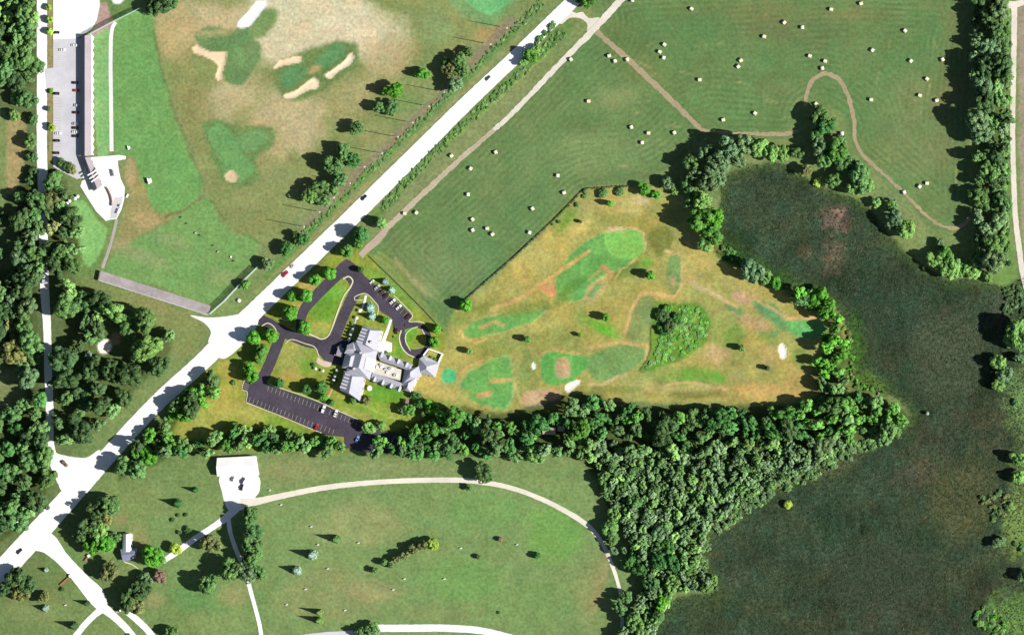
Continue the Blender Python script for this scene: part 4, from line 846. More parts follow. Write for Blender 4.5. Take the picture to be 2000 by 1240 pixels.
T('in the upper park lawn', [(344, 983, 8.5, 'E', 'spruce', 11), (380, 957, 5.5, 'E', 'spruce', 9), (348, 1006, 4, 'D', 'shrub'), (363, 1005, 4, 'D', 'shrub'), (337, 1015, 4.4, 'D', 'shrub'), (349, 1039, 5, 'D', 'shrub'), (367, 1036, 8, 'D', 'shrub'), (945, 924, 18, 'D', 'broad', 13), (916, 952, 6, 'G', 'round', 6)])
T('on the big park lawn', [(654, 1053, 8, 'G', 'spruce', 13), (607, 1084, 9, 'B', 'spruce', 14), (577, 1114, 9, 'B', 'spruce', 11), (622, 1196, 6, 'L', 'spruce', 13), (621, 1212, 6.5, 'L', 'spruce', 13), (845, 1062, 12, 'Y', 'broad', 9), (826, 1064, 10, 'O', 'broad', 9), (808, 1072, 9, 'O', 'broad', 9), (792, 1084, 8, 'O', 'broad', 9), (776, 1092, 7, 'O', 'broad', 8), (732, 1113, 6.5, 'G', 'round', 6), (762, 1104, 5, 'D', 'round', 5), (750, 1098, 6, 'G', 'round', 7),
  (977, 1053, 4.5, 'T', 'round', 4), (934, 1087, 4.5, 'D', 'round', 4), (1050, 1085, 6, 'E', 'round', 6), (974, 1195, 3.2, 'D', 'shrub'), (726, 1232, 16, 'G', 'broad', 10), (704, 1234, 12, 'G', 'broad', 9), (250, 1240, 4, 'D', 'shrub')], hk=2.2)
T('behind the clubhouse at the wood', [(800, 800, 11, 'W'), (845, 796, 13, 'V'), (820, 790, 9, 'E'), (788, 802, 9, 'S'), (720, 835, 12, 'L'), (745, 832, 10, 'L'), (716, 782, 8, 'O'), (812, 772, 8, 'E'), (690, 782, 6, 'G'), (832, 806, 9, 'G')], hk=2.2)
T('at the foot of the clubhouse walls', [(688, 632, 4, 'G', 'shrub'), (684, 648, 4, 'D', 'shrub'), (676, 664, 3.4, 'G', 'shrub'), (655, 742, 4, 'D', 'shrub'), (650, 750, 4, 'O', 'shrub'), (612, 712, 4, 'D', 'shrub'), (490, 748, 3, 'W', 'shrub'), (457, 747, 5, 'G', 'shrub'), (842, 698, 4, 'G', 'shrub'), (849, 703, 4, 'W', 'shrub'), (755, 688, 3, 'G', 'shrub')])
TREES.sort(key=lambda t: -t[2])
MANUAL = set(MANUAL)
bro = [t for t in TREES if t[5] == 'broad']; bro.sort(key=lambda t: (t not in MANUAL, -t[2]))
REST = bro[300:]; drop = set(REST); TREES = [t for t in TREES if t not in drop]
GROUPS = {}
for t in TREES: GROUPS.setdefault((t[4], t[5], t[6]), []).append(t)
for g in GROUPS.values(): g.sort(key=lambda t: t[0])
tr = random.Random(77)
NBROAD = sum(1 for t in TREES if t[5] == 'broad')
for t in TREES:
    x, y, rad, h, c, k, reg = t
    rm = rad*P
    nm, words, cat = KINDN[k]
    base = G(x, y, h*0.55); base.z = 0
    e = empty(nm, base, tr.uniform(0, 6.28))
    g = GROUPS[(c, k, reg)]
    lab = '%s %s %s' % (PAL[c][1], words, reg)
    if len(g) > 1: lab += ', %s from the left' % ordinal(g.index(t)+1)
    tag(e, lab, cat, 'trees and shrubs '+reg)
    cm, tm = tr.choice(PROTO[k])
    cr = bpy.data.objects.new('crown', cm); link(cr, e)
    sx = rm*1.14*tr.uniform(.93, 1.07); st = tr.uniform(.84, 1.2) if k == 'broad' else 1.0; cr.scale = (sx*st, rm*1.14*tr.uniform(.93, 1.07)/st, h)
    b = PAL[c][0]; v = tr.uniform(.84, 1.18); hue = tr.uniform(.93, 1.07)
    a_ = A(*b, .78)
    cr.color = (a_[0]*v*hue, a_[1]*v, a_[2]*v/hue, 1)
    tk = bpy.data.objects.new('trunk', tm); link(tk, e)
    tk.scale = (max(.5, rm*.75), max(.5, rm*.75), h*.95)
print('TREES', len(TREES), 'broad', NBROAD, 'rest', len(REST), 'mass', 0, {k: sum(1 for t in TREES if t[5] == k) for k in KINDN})

# the dense southern wood and low roadside brush: masses nobody could count
MASSP = [crown_mesh(900+i, 'mass') for i in range(6)]
def mass(name, spots, label, mat=M_MASS):
    Vs, Fs, Cs = [], [], []; n = 0
    for (x, y, rad, h, col) in spots:
        V, F = MASSP[tr.randrange(6)]; a = tr.uniform(0, 6.28); rm = rad*P; st = tr.uniform(.75, 1.3)
        ca, sa = math.cos(a), math.sin(a); b = G(x, y, h*.55)
        W = np.stack([(V[:, 0]*st*ca-V[:, 1]/st*sa)*rm+b.x, (V[:, 0]*st*sa+V[:, 1]/st*ca)*rm+b.y, np.maximum(.05, V[:, 2]*h)], 1)
        Vs.append(W); Fs.append(F+n); n += len(V); Cs.append(np.tile(np.array([*col, 1.0]), (len(V), 1)))
    me = np_mesh(name, np.concatenate(Vs), np.concatenate(Fs), mat)
    ca_ = me.color_attributes.new('tone', 'FLOAT_COLOR', 'POINT'); ca_.data.foreach_set('color', np.concatenate(Cs).astype(np.float32).ravel())
    return tag(link(bpy.data.objects.new(name, me)), label, None, None, 'stuff')
def tone(c, r, k=.8):
    a_ = A(*PAL[c][0], k); v = r.uniform(.62, 1.18); return (a_[0]*v, a_[1]*v, a_[2]*v)
mr = random.Random(31); spots = []
own = [(t[0], t[1], t[2]) for t in TREES]
for _ in range(9000):
    x = mr.uniform(1150, 1660); y = mr.uniform(870, 1250)
    if not in_poly(x, y, SOUTHW): continue
    rad = 3.6+8.4*mr.random()**1.7
    if any((x-a)**2+(y-b)**2 < (.78*(rad+q)/2)**2 for a, b, q, *_ in spots): continue
    if any((x-a)**2+(y-b)**2 < (.7*(rad+q)/2)**2 for a, b, q in own): continue
    spots.append((x, y, rad, rad*P*mr.uniform(2.2, 3.3), tone(mr.choice('SGSGLS'), mr)))
spots += [(t[0], t[1], t[2], t[3], tone(t[4], mr)) for t in REST]
mass('woodland', spots, 'dense mass of smaller trees filling the woods')
def brush(line, half, n, rlo, rhi, pal, seed, hmul=1.1):
    r = random.Random(seed); out = []
    L = [Vector(p) for p in line]
    for i in range(n):
        k = r.randrange(len(L)-1); t = r.random(); p = L[k].lerp(L[k+1], t); d = (L[k+1]-L[k]).normalized()
        o = r.uniform(-half, half); rad = r.uniform(rlo, rhi)
        out.append((p.x-d.y*o, p.y+d.x*o, rad, rad*P*hmul*r.uniform(.7, 1.3), tone(r.choice(pal), r, 1.0)))
    return out
mass('roadside_brush', brush([(1100, 62), (1020, 140), (900, 250), (800, 348), (745, 412)], 8.5, 320, 1.5, 3.8, 'GGWSL', 1, .7)+brush([(1085, 45), (1045, 88)], 5, 30, 2.5, 5, 'GW', 2), 'low green brush between main road and field track')
mass('roadside_brush', brush([(1060, 5), (1000, 62), (880, 178), (760, 296), (640, 415), (560, 490)], 6.5, 330, 1.5, 3.6, 'GGSWL', 3, .7), 'low green brush between net poles and main road')
THICK = [(1282, 606), (1302, 598), (1360, 598), (1382, 618), (1380, 658), (1350, 686), (1300, 710), (1262, 722), (1276, 690), (1288, 660)]
tk_ = []
while len(tk_) < 210:
    x = mr.uniform(1255, 1390); y = mr.uniform(595, 725)
    if in_poly(x, y, THICK) and abs((x-1365)*.83+(y-610)*.55+0) > 3:
        rad = mr.uniform(2.5, 5.5); tk_.append((x, y, rad, rad*P*mr.uniform(.3, .6), tone(mr.choice('WVWGL'), mr, .85)))
mass('bright_thicket', tk_, 'continuous bright green thicket on the golf course')
mass('lane_undergrowth', brush([(1962, 10), (1968, 120), (1966, 250), (1964, 420), (1966, 520)], 8, 150, 3, 6, 'LGVSG', 4), 'light green undergrowth beside the eastern lane')
mass('marsh_thicket', brush([(1975, 560), (1985, 640)], 24, 60, 3, 6, 'DSD', 5)+brush([(1940, 960), (1960, 1010)], 24, 40, 3, 6, 'DOG', 6)+brush([(1910, 1190), (1960, 1240)], 22, 36, 2.5, 5, 'LGV', 7), 'low scrub along the eastern edge of marsh')
mass('wood_margin', brush([(1760, 838), (1660, 882), (1560, 934), (1460, 986), (1396, 1036)], 13, 260, 2.5, 6, 'SGLSG', 8)+brush([(1380, 1050), (1372, 1100), (1395, 1150)], 10, 50, 2.5, 5, 'SGL', 18)+brush([(1660, 640), (1664, 720), (1672, 750), (1730, 772)], 5, 50, 2.5, 4.5, 'WVO', 9)+brush([(1410, 480), (1440, 505)], 8, 20, 3, 5, 'GW', 10), 'scrubby fringe where the woods meet the marsh')

# ------------------------------------------------------------------ buildings
def quadw(pts, z): return [G(x, y, z) for x, y in pts]
def roof_solid(q, z0, z1, hip=0.0, th=.25, flat=False):
    """q: eave corners a,b,c,d; ridge runs from middle of ab to middle of cd."""
    a, b, c, d = [Vector((p.x, p.y, z0)) for p in q]
    m1 = (a+b)/2; m2 = (c+d)/2; ax = (m2-m1)
    r1 = m1+ax*hip; r2 = m2-ax*hip; r1.z = r2.z = z1
    lo = [Vector((p.x, p.y, z0-th)) for p in (a, b, c, d)]
    vs = [a, b, c, d, r1, r2]+lo
    fs = [(1, 2, 5, 4), (3, 0, 4, 5), (0, 1, 4), (2, 3, 5), (0, 6, 7, 1), (1, 7, 8, 2), (2, 8, 9, 3), (3, 9, 6, 0), (9, 8, 7, 6)]
    return vs, fs
def inset(q, d):
    c = sum((Vector(p) for p in q), Vector())/len(q)
    return [Vector(p)+(c-Vector(p)).normalized()*d for p in q]
def local(vs, e): return [(v[0]-e.location.x, v[1]-e.location.y, v[2]) for v in vs]
def wing(e, pts, z0, z1, mat, wall, hip=0.0, base=0.0, wins=3):
    q = quadw(pts, z0)
    vs, fs = roof_solid(q, z0, z1, hip)
    rf = MB().add(local(vs, e), fs).build('roof', mat, e)
    qi = inset(q, .7); w = MB().prism(local(qi, e), base, z0-.22).build('wall', wall, e)
    for k in range(4):
        a, b = qi[k], qi[(k+1) % 4]; L = (b-a).length; n = max(1, int(L/4.5)) if wins else 0
        d = (b-a).normalized(); out = Vector((d.y, -d.x, 0)); c = sum((Vector(p) for p in qi), Vector())/4
        if out.dot((a+b)/2-c) < 0: out = -out
        ang = math.atan2(d.y, d.x)
        for i in range(n):
            p = a+d*L*(i+.5)/n+out*.03
            MB().box((p.x-e.location.x, p.y-e.location.y, max(1.6, (base+z0)/2)), (1.4, .12, 1.5), ang).build('window', M_GLASS, w)
    return rf
def flat_roof(e, pts, z, mat, name='flat_roof', th=.5):
    q = quadw(pts, z); return MB().prism(local(q, e), z-th, z).build(name, mat, e)
def dormer(e, parent, px, py, z, w, l, ang, mat, rise=1.0, h=1.2):
    p = G(px, py, z); o = Vector((p.x-e.location.x, p.y-e.location.y, 0)); c, s = math.cos(ang), math.sin(ang)
    def t(x, y, zz): return (o.x+x*c-y*s, o.y+x*s+y*c, zz)
    vs = [t(-l/2, -w/2, z), t(l/2, -w/2, z), t(l/2, w/2, z), t(-l/2, w/2, z), t(-l/2, 0, z+rise), t(l/2, 0, z+rise)]
    vs += [t(-l/2, -w/2+.15, z-h), t(l/2, -w/2+.15, z-h), t(l/2, w/2-.15, z-h), t(-l/2, w/2-.15, z-h)]
    return MB().add(vs, [(0, 1, 5, 4), (2, 3, 4, 5), (1, 2, 5), (3, 0, 4), (0, 6, 7, 1), (1, 7, 8, 2), (2, 8, 9, 3), (3, 9, 6, 0)]).build('dormer', mat, parent)

# --- clubhouse
M_MARK = plain('marker_paint', (.12, .10, .09), 3)
M_CREAM = plain('cream_wall', A(246, 236, 214), 2, .92, 1.05)
club = empty('clubhouse', G(728, 708)); tag(club, 'large clubhouse with grey shingle roofs and three wings', 'clubhouse')
rn = wing(club, [(708, 636), (746, 646), (735, 686), (696, 668)], 7.2, 11.8, M_ROOF, M_CREAM, .12)
rs = wing(club, [(672, 724), (712, 736), (703, 783), (664, 762)], 7.2, 11.8, M_ROOF, M_CREAM, .12)
rh = wing(club, [(694, 664), (738, 684), (722, 742), (676, 726)], 7.6, 12.8, M_ROOF, M_CREAM, .28)
wing(club, [(690, 668), (706, 696), (672, 690), (678, 674)], 7.0, 10.4, M_ROOF, M_CREAM, .2)
rw = wing(club, [(675, 690), (704, 690), (698, 722), (667, 718)], 7.2, 11.0, M_ROOF, M_CREAM, .2)
flat_roof(club, [(716, 697), (734, 703), (730, 727), (711, 720)], 11.4, M_WHITE)
# east wing: two shingled slopes round a flat roof deck
re_n = wing(club, [(736, 686), (743, 705), (800, 724), (806, 712)], 5.6, 8.0, M_ROOF, M_CREAM, .02)
re_s = wing(club, [(724, 742), (728, 727), (786, 748), (780, 762)], 5.6, 8.0, M_ROOF, M_CREAM, .02)
fd = flat_roof(club, [(733, 704), (784, 722), (781, 743), (727, 728)], 7.4, M_FLAT)
rr_ = random.Random(3)
for i in range(9):
    t = i/9; x = 738+t*42+rr_.uniform(-2, 2); y = 714+t*15+rr_.uniform(-4, 8)
    p = G(x, y, 7.4); MB().box((p.x-club.location.x, p.y-club.location.y, 8.0), (rr_.uniform(1, 2), rr_.uniform(1, 1.6), 1.1), .3).build('rooftop_unit', M_METAL if i % 2 else M_WHITE, club)
ang_e = math.atan2(-(750-700), 160)*.0+R(-20)
for i in range(4):
    dormer(club, re_n, 745+i*16.2, 692+i*6.6, 7.6, 2.6, 3.4, R(68), M_ROOF, 1.1)
    dormer(club, re_s, 731+i*16.2, 740+i*6.4, 7.6, 2.6, 3.4, R(68), M_ROOF, 1.1)
for i in range(5):
    dormer(club, rn, 712.5-i*2.6, 644+i*6.0, 10.4, 1.5, 4.4, R(-17), M_ROOF, .2, 1.1)
for i in range(5):
    dormer(club, rs, 679.5-i*2.4, 732+i*6.2, 10.4, 1.5, 4.4, R(-17), M_ROOF, .2, 1.1)
wing(club, [(790, 722), (818, 715), (822, 736), (784, 752)], 5.8, 9.6, M_ROOF, M_CREAM, .3)
wing(club, [(784, 748), (818, 734), (802, 766), (790, 762)], 5.8, 9.0, M_ROOF, M_CREAM, .3)
for x, y in ((706, 689), (693, 720), (727, 668)):
    p = G(x, y, 10); MB().box((p.x-club.location.x, p.y-club.location.y, 11.6), (1.3, 1.3, 3.0), .3).build('chimney', M_CREAM, club)
# porte cochere
pc = flat_roof(club, [(661, 676), (672, 680), (668, 698), (656, 694)], 4.6, M_ROOF2, 'porch_roof', .5)
for x, y in ((662, 678), (657, 693)):
    p = G(x, y, 0); MB().tube((p.x-club.location.x, p.y-club.location.y, 0), (p.x-club.location.x, p.y-club.location.y, 4.1), .3, .3, 8).build('porch_column', M_WHITE, club)
pav = empty('garden_pavilion', G(838, 716)); tag(pav, 'grey hip-roofed pavilion with walled garden east of clubhouse', 'pavilion')
wing(pav, [(820, 700), (828, 694), (856, 708), (848, 738)], 4.0, 4.6, M_ROOF, M_CREAM, .3)
wing(pav, [(819, 700), (858, 709), (849, 736), (815, 727)], 4.0, 8.0, M_ROOF, M_CREAM, .42)
for a, b in (((838, 681), (865, 691)), ((865, 691), (856, 710)), ((838, 681), (828, 694))):
    A0, B0 = G(*a), G(*b); mid = (A0+B0)/2-pav.location; dv = B0-A0
    MB().box((mid.x, mid.y, 1.2), (dv.length, .7, 2.4), math.atan2(dv.y, dv.x)).build('garden_wall', M_WHITE, pav)

def quick_building(name, at, label, cat, wings):
    e = empty(name, G(*at)); tag(e, label, cat)
    for w in wings: wing(e, *w[0], **w[1])
    return e
# --- driving range buildings
tb = empty('tee_building', G(168, 190)); tag(tb, 'very long narrow tee building with dark western roof slope', 'building')
wing(tb, [(158, 72), (178, 68), (178, 304), (158, 306)], 3.4, 6.7, M_ROOF2, M_CREAM, 0.0, wins=0)
for i in range(14):
    p = G(179, 78+i*16.6, 0); MB().box((p.x-tb.location.x, p.y-tb.location.y, 1.3), (2.2, .15, 2.4), 0).build('stall_divider', M_WHITE, tb)
hb = empty('range_house', G(180, 340)); tag(hb, 'slanted dark-roofed range house with white skylight beams', 'building')
wing(hb, [(160, 309), (176, 307), (200, 362), (183, 374)], 3.8, 6.6, M_ROOF2, M_CREAM, 0.0)
for i in range(3):
    a = G(171+i*3.6, 343+i*6.4, 6.6); b = G(193+i*3.0, 330+i*5.6, 6.6)
    m_ = (a+b)/2-hb.location; dv = b-a
    MB().box((m_.x, m_.y, 6.6), (dv.length, .9, .35), math.atan2(dv.y, dv.x)).build('skylight_beam', M_WHITE, hb)
sh = empty('tee_shelter', G(300, 572)); tag(sh, 'long grey-roofed tee shelter slanting below the lower range', 'shelter')
shp = [(197, 529), (411, 597), (407, 615), (193, 547)]
q = quadw(shp, 3.8); MB().prism(local(q, sh), 3.5, 3.8).build('roof', M_SHELT, sh)
qb = inset(quadw(shp, 0), .6)
for k, (i, j) in enumerate(((1, 2), (3, 0), (2, 3))):
    a, b = qb[i]-sh.location, qb[j]-sh.location; m_ = (a+b)/2; dv = b-a
    MB().box((m_.x, m_.y, 1.74), (dv.length, .25, 3.46), math.atan2(dv.y, dv.x)).build('wall', M_WHITE, sh)
for i in range(15):
    p = qb[0].lerp(qb[1], i/14)-sh.location; MB().box((p.x, p.y, 1.74), (.25, .25, 3.46)).build('post', M_WHITE, sh)
# --- barn and cottage in the park
barn = empty('white_barn', G(464, 914)); tag(barn, 'big white-roofed barn at the head of forecourt', 'barn')
wing(barn, [(424, 894), (424, 930), (505, 928), (499, 890)], 4.6, 7.2, M_WHITE, M_WHITE, 0.0)
cot = empty('cottage', G(250, 1072)); tag(cot, 'white-roofed cottage with blue-grey rear gables', 'cottage')
wing(cot, [(240, 1042), (256, 1041), (257, 1078), (239, 1078)], 4.4, 6.6, M_WHITE, M_WHITE, .05)
wing(cot, [(235, 1072), (240, 1096), (262, 1092), (266, 1070)], 4.0, 6.4, plain('slate', A(150, 156, 186), 1.5), M_WHITE, .05)
cw = strip('garden_walk', [(239, 1092, 1), (245, 1098, 1), (256, 1101, 1), (270, 1110, 1)], M_KERB, .03, label='thin cream garden walk below the cottage')
hut = empty('wood_hut', G(1074, 842)); tag(hut, 'pinkish-roofed hut hidden in the central wood', 'hut')
wing(hut, [(1060, 834), (1060, 848), (1085, 849), (1085, 835)], 3.4, 4.8, plain('pink_shingle', A(214, 192, 178), 1.5), M_WOOD)
hut2 = empty('wood_hut', G(1097, 838)); tag(hut2, 'smaller pinkish hut right of the wood hut', 'hut')
wing(hut2, [(1089, 832), (1089, 842), (1103, 842), (1103, 832)], 3.0, 4.0, MATS['pink_shingle'], M_WOOD)
shed = empty('garden_shed', G(793, 786)); tag(shed, 'small brown-roofed shed at the wood behind clubhouse', 'shed')
wing(shed, [(788, 779), (799, 781), (797, 793), (787, 791)], 2.6, 4.0, plain('brown_shingle', A(150, 116, 112), 1.5), M_WOOD)
pump = empty('field_shed', G(1642, 256)); tag(pump, 'tiny white-roofed field shed by looping track', 'shed')
wing(pump, [(1641, 258), (1648, 258), (1648, 265), (1641, 265)], 2.4, 3.2, M_WHITE, M_WOOD, wins=0)
kio = empty('plaza_kiosk', G(222, 338)); tag(kio, 'narrow white kiosk standing on range plaza', 'kiosk')
wing(kio, [(219, 332), (225, 332), (228, 345), (222, 346)], 2.8, 3.3, M_WHITE, M_WHITE, wins=0)
# curved wall on the plaza
arc = [G(209, 366), G(213, 373), G(217, 382), G(219.5, 392), G(219, 402)]
aw = empty('curved_wall', arc[2]); tag(aw, 'curved low brown wall on the range plaza', 'wall')
for a, b in zip(arc, arc[1:]):
    m_ = (a+b)/2-aw.location; dv = b-a; MB().box((m_.x, m_.y, .9), (dv.length+.12, .5, 1.8), math.atan2(dv.y, dv.x)).build('wall_panel', M_BRICK, aw)
for i, (a, b, lab) in enumerate((((118, 1142), (138, 1124), 'low red brick wall left of park entrance'), ((166, 1095), (174, 1085), 'short red brick wall in tree shade right of park entrance'))):
    A0, B0 = G(*a), G(*b); e = empty('brick_wall', (A0+B0)/2); tag(e, lab, 'wall', 'brick walls at the park entrance')
    dv = B0-A0; MB().box((0, 0, .6), (dv.length, .9, 1.2), math.atan2(dv.y, dv.x)).build('wall_body', M_BRICK, e)
    p = B0-e.location; MB().box((p.x, p.y, 1.0), (1.6, 1.6, 2.0), .6).build('pier', M_WHITE, e)

# ------------------------------------------------------------------ fences, nets and poles
def net_fence(pts, h, label, gap=9.0):
    w = [G(*p) for p in pts]; e = empty('net_fence', w[0]); tag(e, label, 'net fence')
    for a, b in zip(w, w[1:]):
        L = (b-a).length; n = max(1, round(L/gap)); ang = math.atan2((b-a).y, (b-a).x)
        for i in range(n):
            p, q_ = a.lerp(b, i/n)-w[0], a.lerp(b, (i+1)/n)-w[0]; m_ = (p+q_)/2
            MB().box((m_.x, m_.y, h/2+.2), ((q_-p).length-.2, .06, h-.2), ang).build('net_panel', M_NET, e)
            MB().tube((p.x, p.y, 0), (p.x, p.y, h+.4), .12, .09, 6).build('post', M_METAL, e)
net_fence([(176, 68), (225, 42), (276, 17)], 5.5, 'pale teal net fence closing the top of range')
net_fence([(412, 613), (440, 588), (478, 548), (506, 521)], 5.5, 'pale teal net fence beside forecourt of tee shelter')
poles = [(990, 55), (958, 87), (868, 180), (838, 208), (806, 240), (777, 268), (746, 300), (712, 326), (684, 358), (652, 386), (624, 414), (594, 443)]
for i, (x, y) in enumerate(poles):
    b = G(x, y); e = empty('net_pole', b); tag(e, 'tall slim net pole along the range edge, %s from the left' % ordinal(len(poles)-i), 'pole', 'tall net poles along the range')
    MB().tube((0, 0, 0), (0, 0, 21), .26, .18, 8).build('shaft', plain('pole_wood', A(176, 152, 140), 2), e)
    MB().tube((0, 0, 21), (0, 0, 21.3), .28, .1, 8).build('cap', M_METAL, e); MB().box((0, 0, .15), (1.0, 1.0, .3)).build('footing', M_CONC, e)
def rail_fence(pts, label, gap=6.0):
    w = [G(*p) for p in pts]; e = empty('field_fence', w[0]); tag(e, label, 'fence')
    for a, b in zip(w, w[1:]):
        L = (b-a).length; n = max(1, round(L/gap)); ang = math.atan2((b-a).y, (b-a).x)
        for i in range(n):
            p, q_ = a.lerp(b, i/n)-w[0], a.lerp(b, (i+1)/n)-w[0]; m_ = (p+q_)/2
            MB().box((p.x, p.y, .75), (.22, .22, 1.5)).build('post', M_WOOD, e)
            for zz in (.5, .95, 1.35): MB().box((m_.x, m_.y, zz), ((q_-p).length-.22, .09, .2), ang).build('rail', M_WOOD, e)
rail_fence([(906, 588), (1000, 506), (1080, 432), (1140, 371)], 'dark wooden fence between hay field and golf course')
rail_fence([(1141, 369), (1190, 365), (1232, 363)], 'short dark wooden fence along the top of golf course')
rail_fence([(722, 500), (780, 556), (830, 606), (868, 648)], 'dark wooden fence between parking lot and hay field')
mass('fence_weeds', brush([(906, 588), (1000, 506), (1080, 432), (1140, 371)], 1.2, 150, 1.2, 2.2, 'DDG', 21, 1.2)+brush([(1141, 369), (1232, 363)], 1.2, 40, 1.2, 2.2, 'DDG', 22, 1.2), 'dark weeds growing along the field fence')

# ------------------------------------------------------------------ bales
BALES = [(882, 304), (968, 298), (1235, 1), (1351, 18), (1493, 72), (1298, 88), (1289, 102), (1296, 113), (1190, 109), (1201, 120), (1225, 117), (1115, 117), (1447, 118), (1442, 130), (1367, 156), (1150, 198), (1475, 222), (1413, 234), (1233, 249), (1267, 260), (1254, 279), (1317, 260),
         (1532, 44), (1567, 54), (1624, 19), (1682, 7), (1768, 61), (1704, 98), (1582, 110), (1612, 120), (1606, 134), (1779, 119), (1841, 117), (1811, 155), (1702, 195), (1797, 187), (1830, 196), (1594, 204),
         (919, 329), (914, 380), (791, 417), (813, 415), (923, 429), (923, 450), (952, 446), (962, 457), (1089, 343), (1102, 376), (1040, 408), (1034, 454), (1766, 376), (1796, 364), (1811, 358)]
BALES.sort()
n = 18; mb = MB(); rb, lb = 1.25, 1.1
prof = [(-lb, rb*.93), (-lb*.92, rb), (-.3, rb*1.01), (.3, rb*1.01), (lb*.92, rb), (lb, rb*.93)]
vs = [(x, r_*math.cos(2*math.pi*i/n), rb*.97+r_*math.sin(2*math.pi*i/n)) for x, r_ in prof for i in range(n)]
fs = [(k*n+i, (k+1)*n+i, (k+1)*n+(i+1) % n, k*n+(i+1) % n) for k in range(len(prof)-1) for i in range(n)]
me_body = MB().add(vs, fs).mesh('roll', M_STRAW, False)
def disc(x, s):
    v = [(x, 0, rb*.97)]+[(x+(.03*s if k == 0 else 0), (rb*.93)*math.cos(2*math.pi*i/n)*(.5 if k == 0 else 1), rb*.97+(rb*.93)*math.sin(2*math.pi*i/n)*(.5 if k == 0 else 1)) for k in range(2) for i in range(n)]
    f = [(0, 1+i, 1+(i+1) % n) for i in range(n)]+[(1+i, 1+n+i, 1+n+(i+1) % n, 1+(i+1) % n) for i in range(n)]
    return v, f
me_f1 = MB().add(*disc(lb, 1)).mesh('face', plain('straw_end', A(220, 200, 140), 5, .8, 1.15)); me_f2 = MB().add(*disc(-lb, -1)).mesh('face', MATS['straw_end'])
for i, (x, y) in enumerate(BALES):
    e = empty('hay_bale', G(x, y, 1), rng.uniform(0, 3.14)); e.location.z = 0
    tag(e, 'pale round hay bale on the hay field, %s from the left' % ordinal(i+1), 'hay bale', 'hay bales on the mown field')
    for nm, me in (('roll', me_body), ('face', me_f1), ('face', me_f2)): link(bpy.data.objects.new(nm, me), e)

# ------------------------------------------------------------------ vehicles
def car_meshes(L, W, H, boxy):
    out = {}
    hw = W/2; z0, z1 = .35, H*.56
    prof = [(-L/2, z0+.1), (-L/2+.06, z1-.08), (-L/2+.5, z1), (L*.12, z1+.02), (L/2-.25, z1-.14), (L/2, z0+.22), (L/2-.05, z0), (-L/2+.05, z0)]
    vs = []; n = len(prof)
    for s in (-1, 1):
        for x, z in prof:
            k = .90 if abs(x) > L*.4 else 1.0
            vs.append((x, s*hw*k, z))
    fs = [tuple(range(n-1, -1, -1)), tuple(range(n, 2*n))]+[(i, (i+1) % n, n+(i+1) % n, n+i) for i in range(n)]
    out['body'] = MB().add(vs, fs).mesh('body', M_PAINT)
    c0, c1 = (-L*.44, L*.14) if boxy else (-L*.34, L*.16); t0, t1 = c0+(.25 if boxy else .7), c1-.75; a, b = hw*.93, hw*.78
    gl = [(c0, -a, z1), (c1, -a, z1), (c1, a, z1), (c0, a, z1), (t0, -b, H), (t1, -b, H), (t1, b, H), (t0, b, H)]
    out['windows'] = MB().add(gl, [(0, 1, 5, 4), (1, 2, 6, 5), (2, 3, 7, 6), (3, 0, 4, 7)]).mesh('windows', M_GLASS)
    out['roof'] = MB().add([(t0-.06, -b-.03, H), (t1+.06, -b-.03, H), (t1+.06, b+.03, H), (t0-.06, b+.03, H), (t0+.1, -b+.1, H+.05), (t1-.1, -b+.1, H+.05), (t1-.1, b-.1, H+.05), (t0+.1, b-.1, H+.05)],
                           [(0, 1, 5, 4), (1, 2, 6, 5), (2, 3, 7, 6), (3, 0, 4, 7), (4, 5, 6, 7), (3, 2, 1, 0)]).mesh('roof', M_PAINT)
    out['wheel'] = MB().tube((0, -.11, 0), (0, .11, 0), .34, .34, 12).mesh('wheel', M_RUBBER)
    out['headlight'] = MB().box((0, 0, 0), (.16, .34, .16)).mesh('headlight', M_LAMP)
    out['tail_light'] = MB().box((0, 0, 0), (.1, .3, .18)).mesh('tail_light', M_RED)
    return out, L, W
CARM = {'car': car_meshes(4.7, 1.85, 1.48, False), 'van': car_meshes(5.4, 2.0, 2.1, True)}
def car(x, y, ang, col, label, kind='car', s=1.0):
    ms, L, W = CARM[kind]; e = empty('car' if kind == 'car' else 'van', G(x, y, .8), R(ang)); e.location.z = .16; e.scale = (s, s, s)
    tag(e, label, kind)
    for nm in ('body', 'windows', 'roof'):
        o = link(bpy.data.objects.new(nm, ms[nm]), e); o.color = (*col, 1)
    for sx in (-1, 1):
        for sy in (-1, 1):
            w = link(bpy.data.objects.new('wheel', ms['wheel']), e); w.location = (sx*L*.3, sy*(W/2-.1), .34)
    for sy in (-1, 1):
        w = link(bpy.data.objects.new('headlight', ms['headlight']), e); w.location = (L/2-.05, sy*W*.33, .66)
        w = link(bpy.data.objects.new('tail_light', ms['tail_light']), e); w.location = (-L/2+.02, sy*W*.34, .72)
WHT, BLK, REDC, SIL, BLU, MAR, BRN = (.78, .78, .78), (.015, .015, .018), (.45, .02, .02), (.45, .47, .5), (.16, .25, .5), (.07, .012, .02), (.1, .06, .045)
car(711, 386, 44, BLK, 'black car driving on the middle of main road')
car(953, 153, 45, (.06, .06, .07), 'dark grey car on the upper main road', s=.9)
car(557, 535, 44, REDC, 'red car on main road opposite the drives', s=1.15)
car(571, 520, 44, (.62, .5, .48), 'small pinkish car right behind the red one', s=.8)
car(38, 1076, 45, BLK, 'black car on main road at lower left corner')
car(727, 550, 40, WHT, 'white car, topmost in the slanted parking row', s=.85)
car(737, 561, 40, SIL, 'silver car shaded by spruces in the slanted row')
car(747, 570, 40, BRN, 'brown car in the slanted parking row'); car(754, 577, 40, MAR, 'maroon car in slanted row beside a brown one')
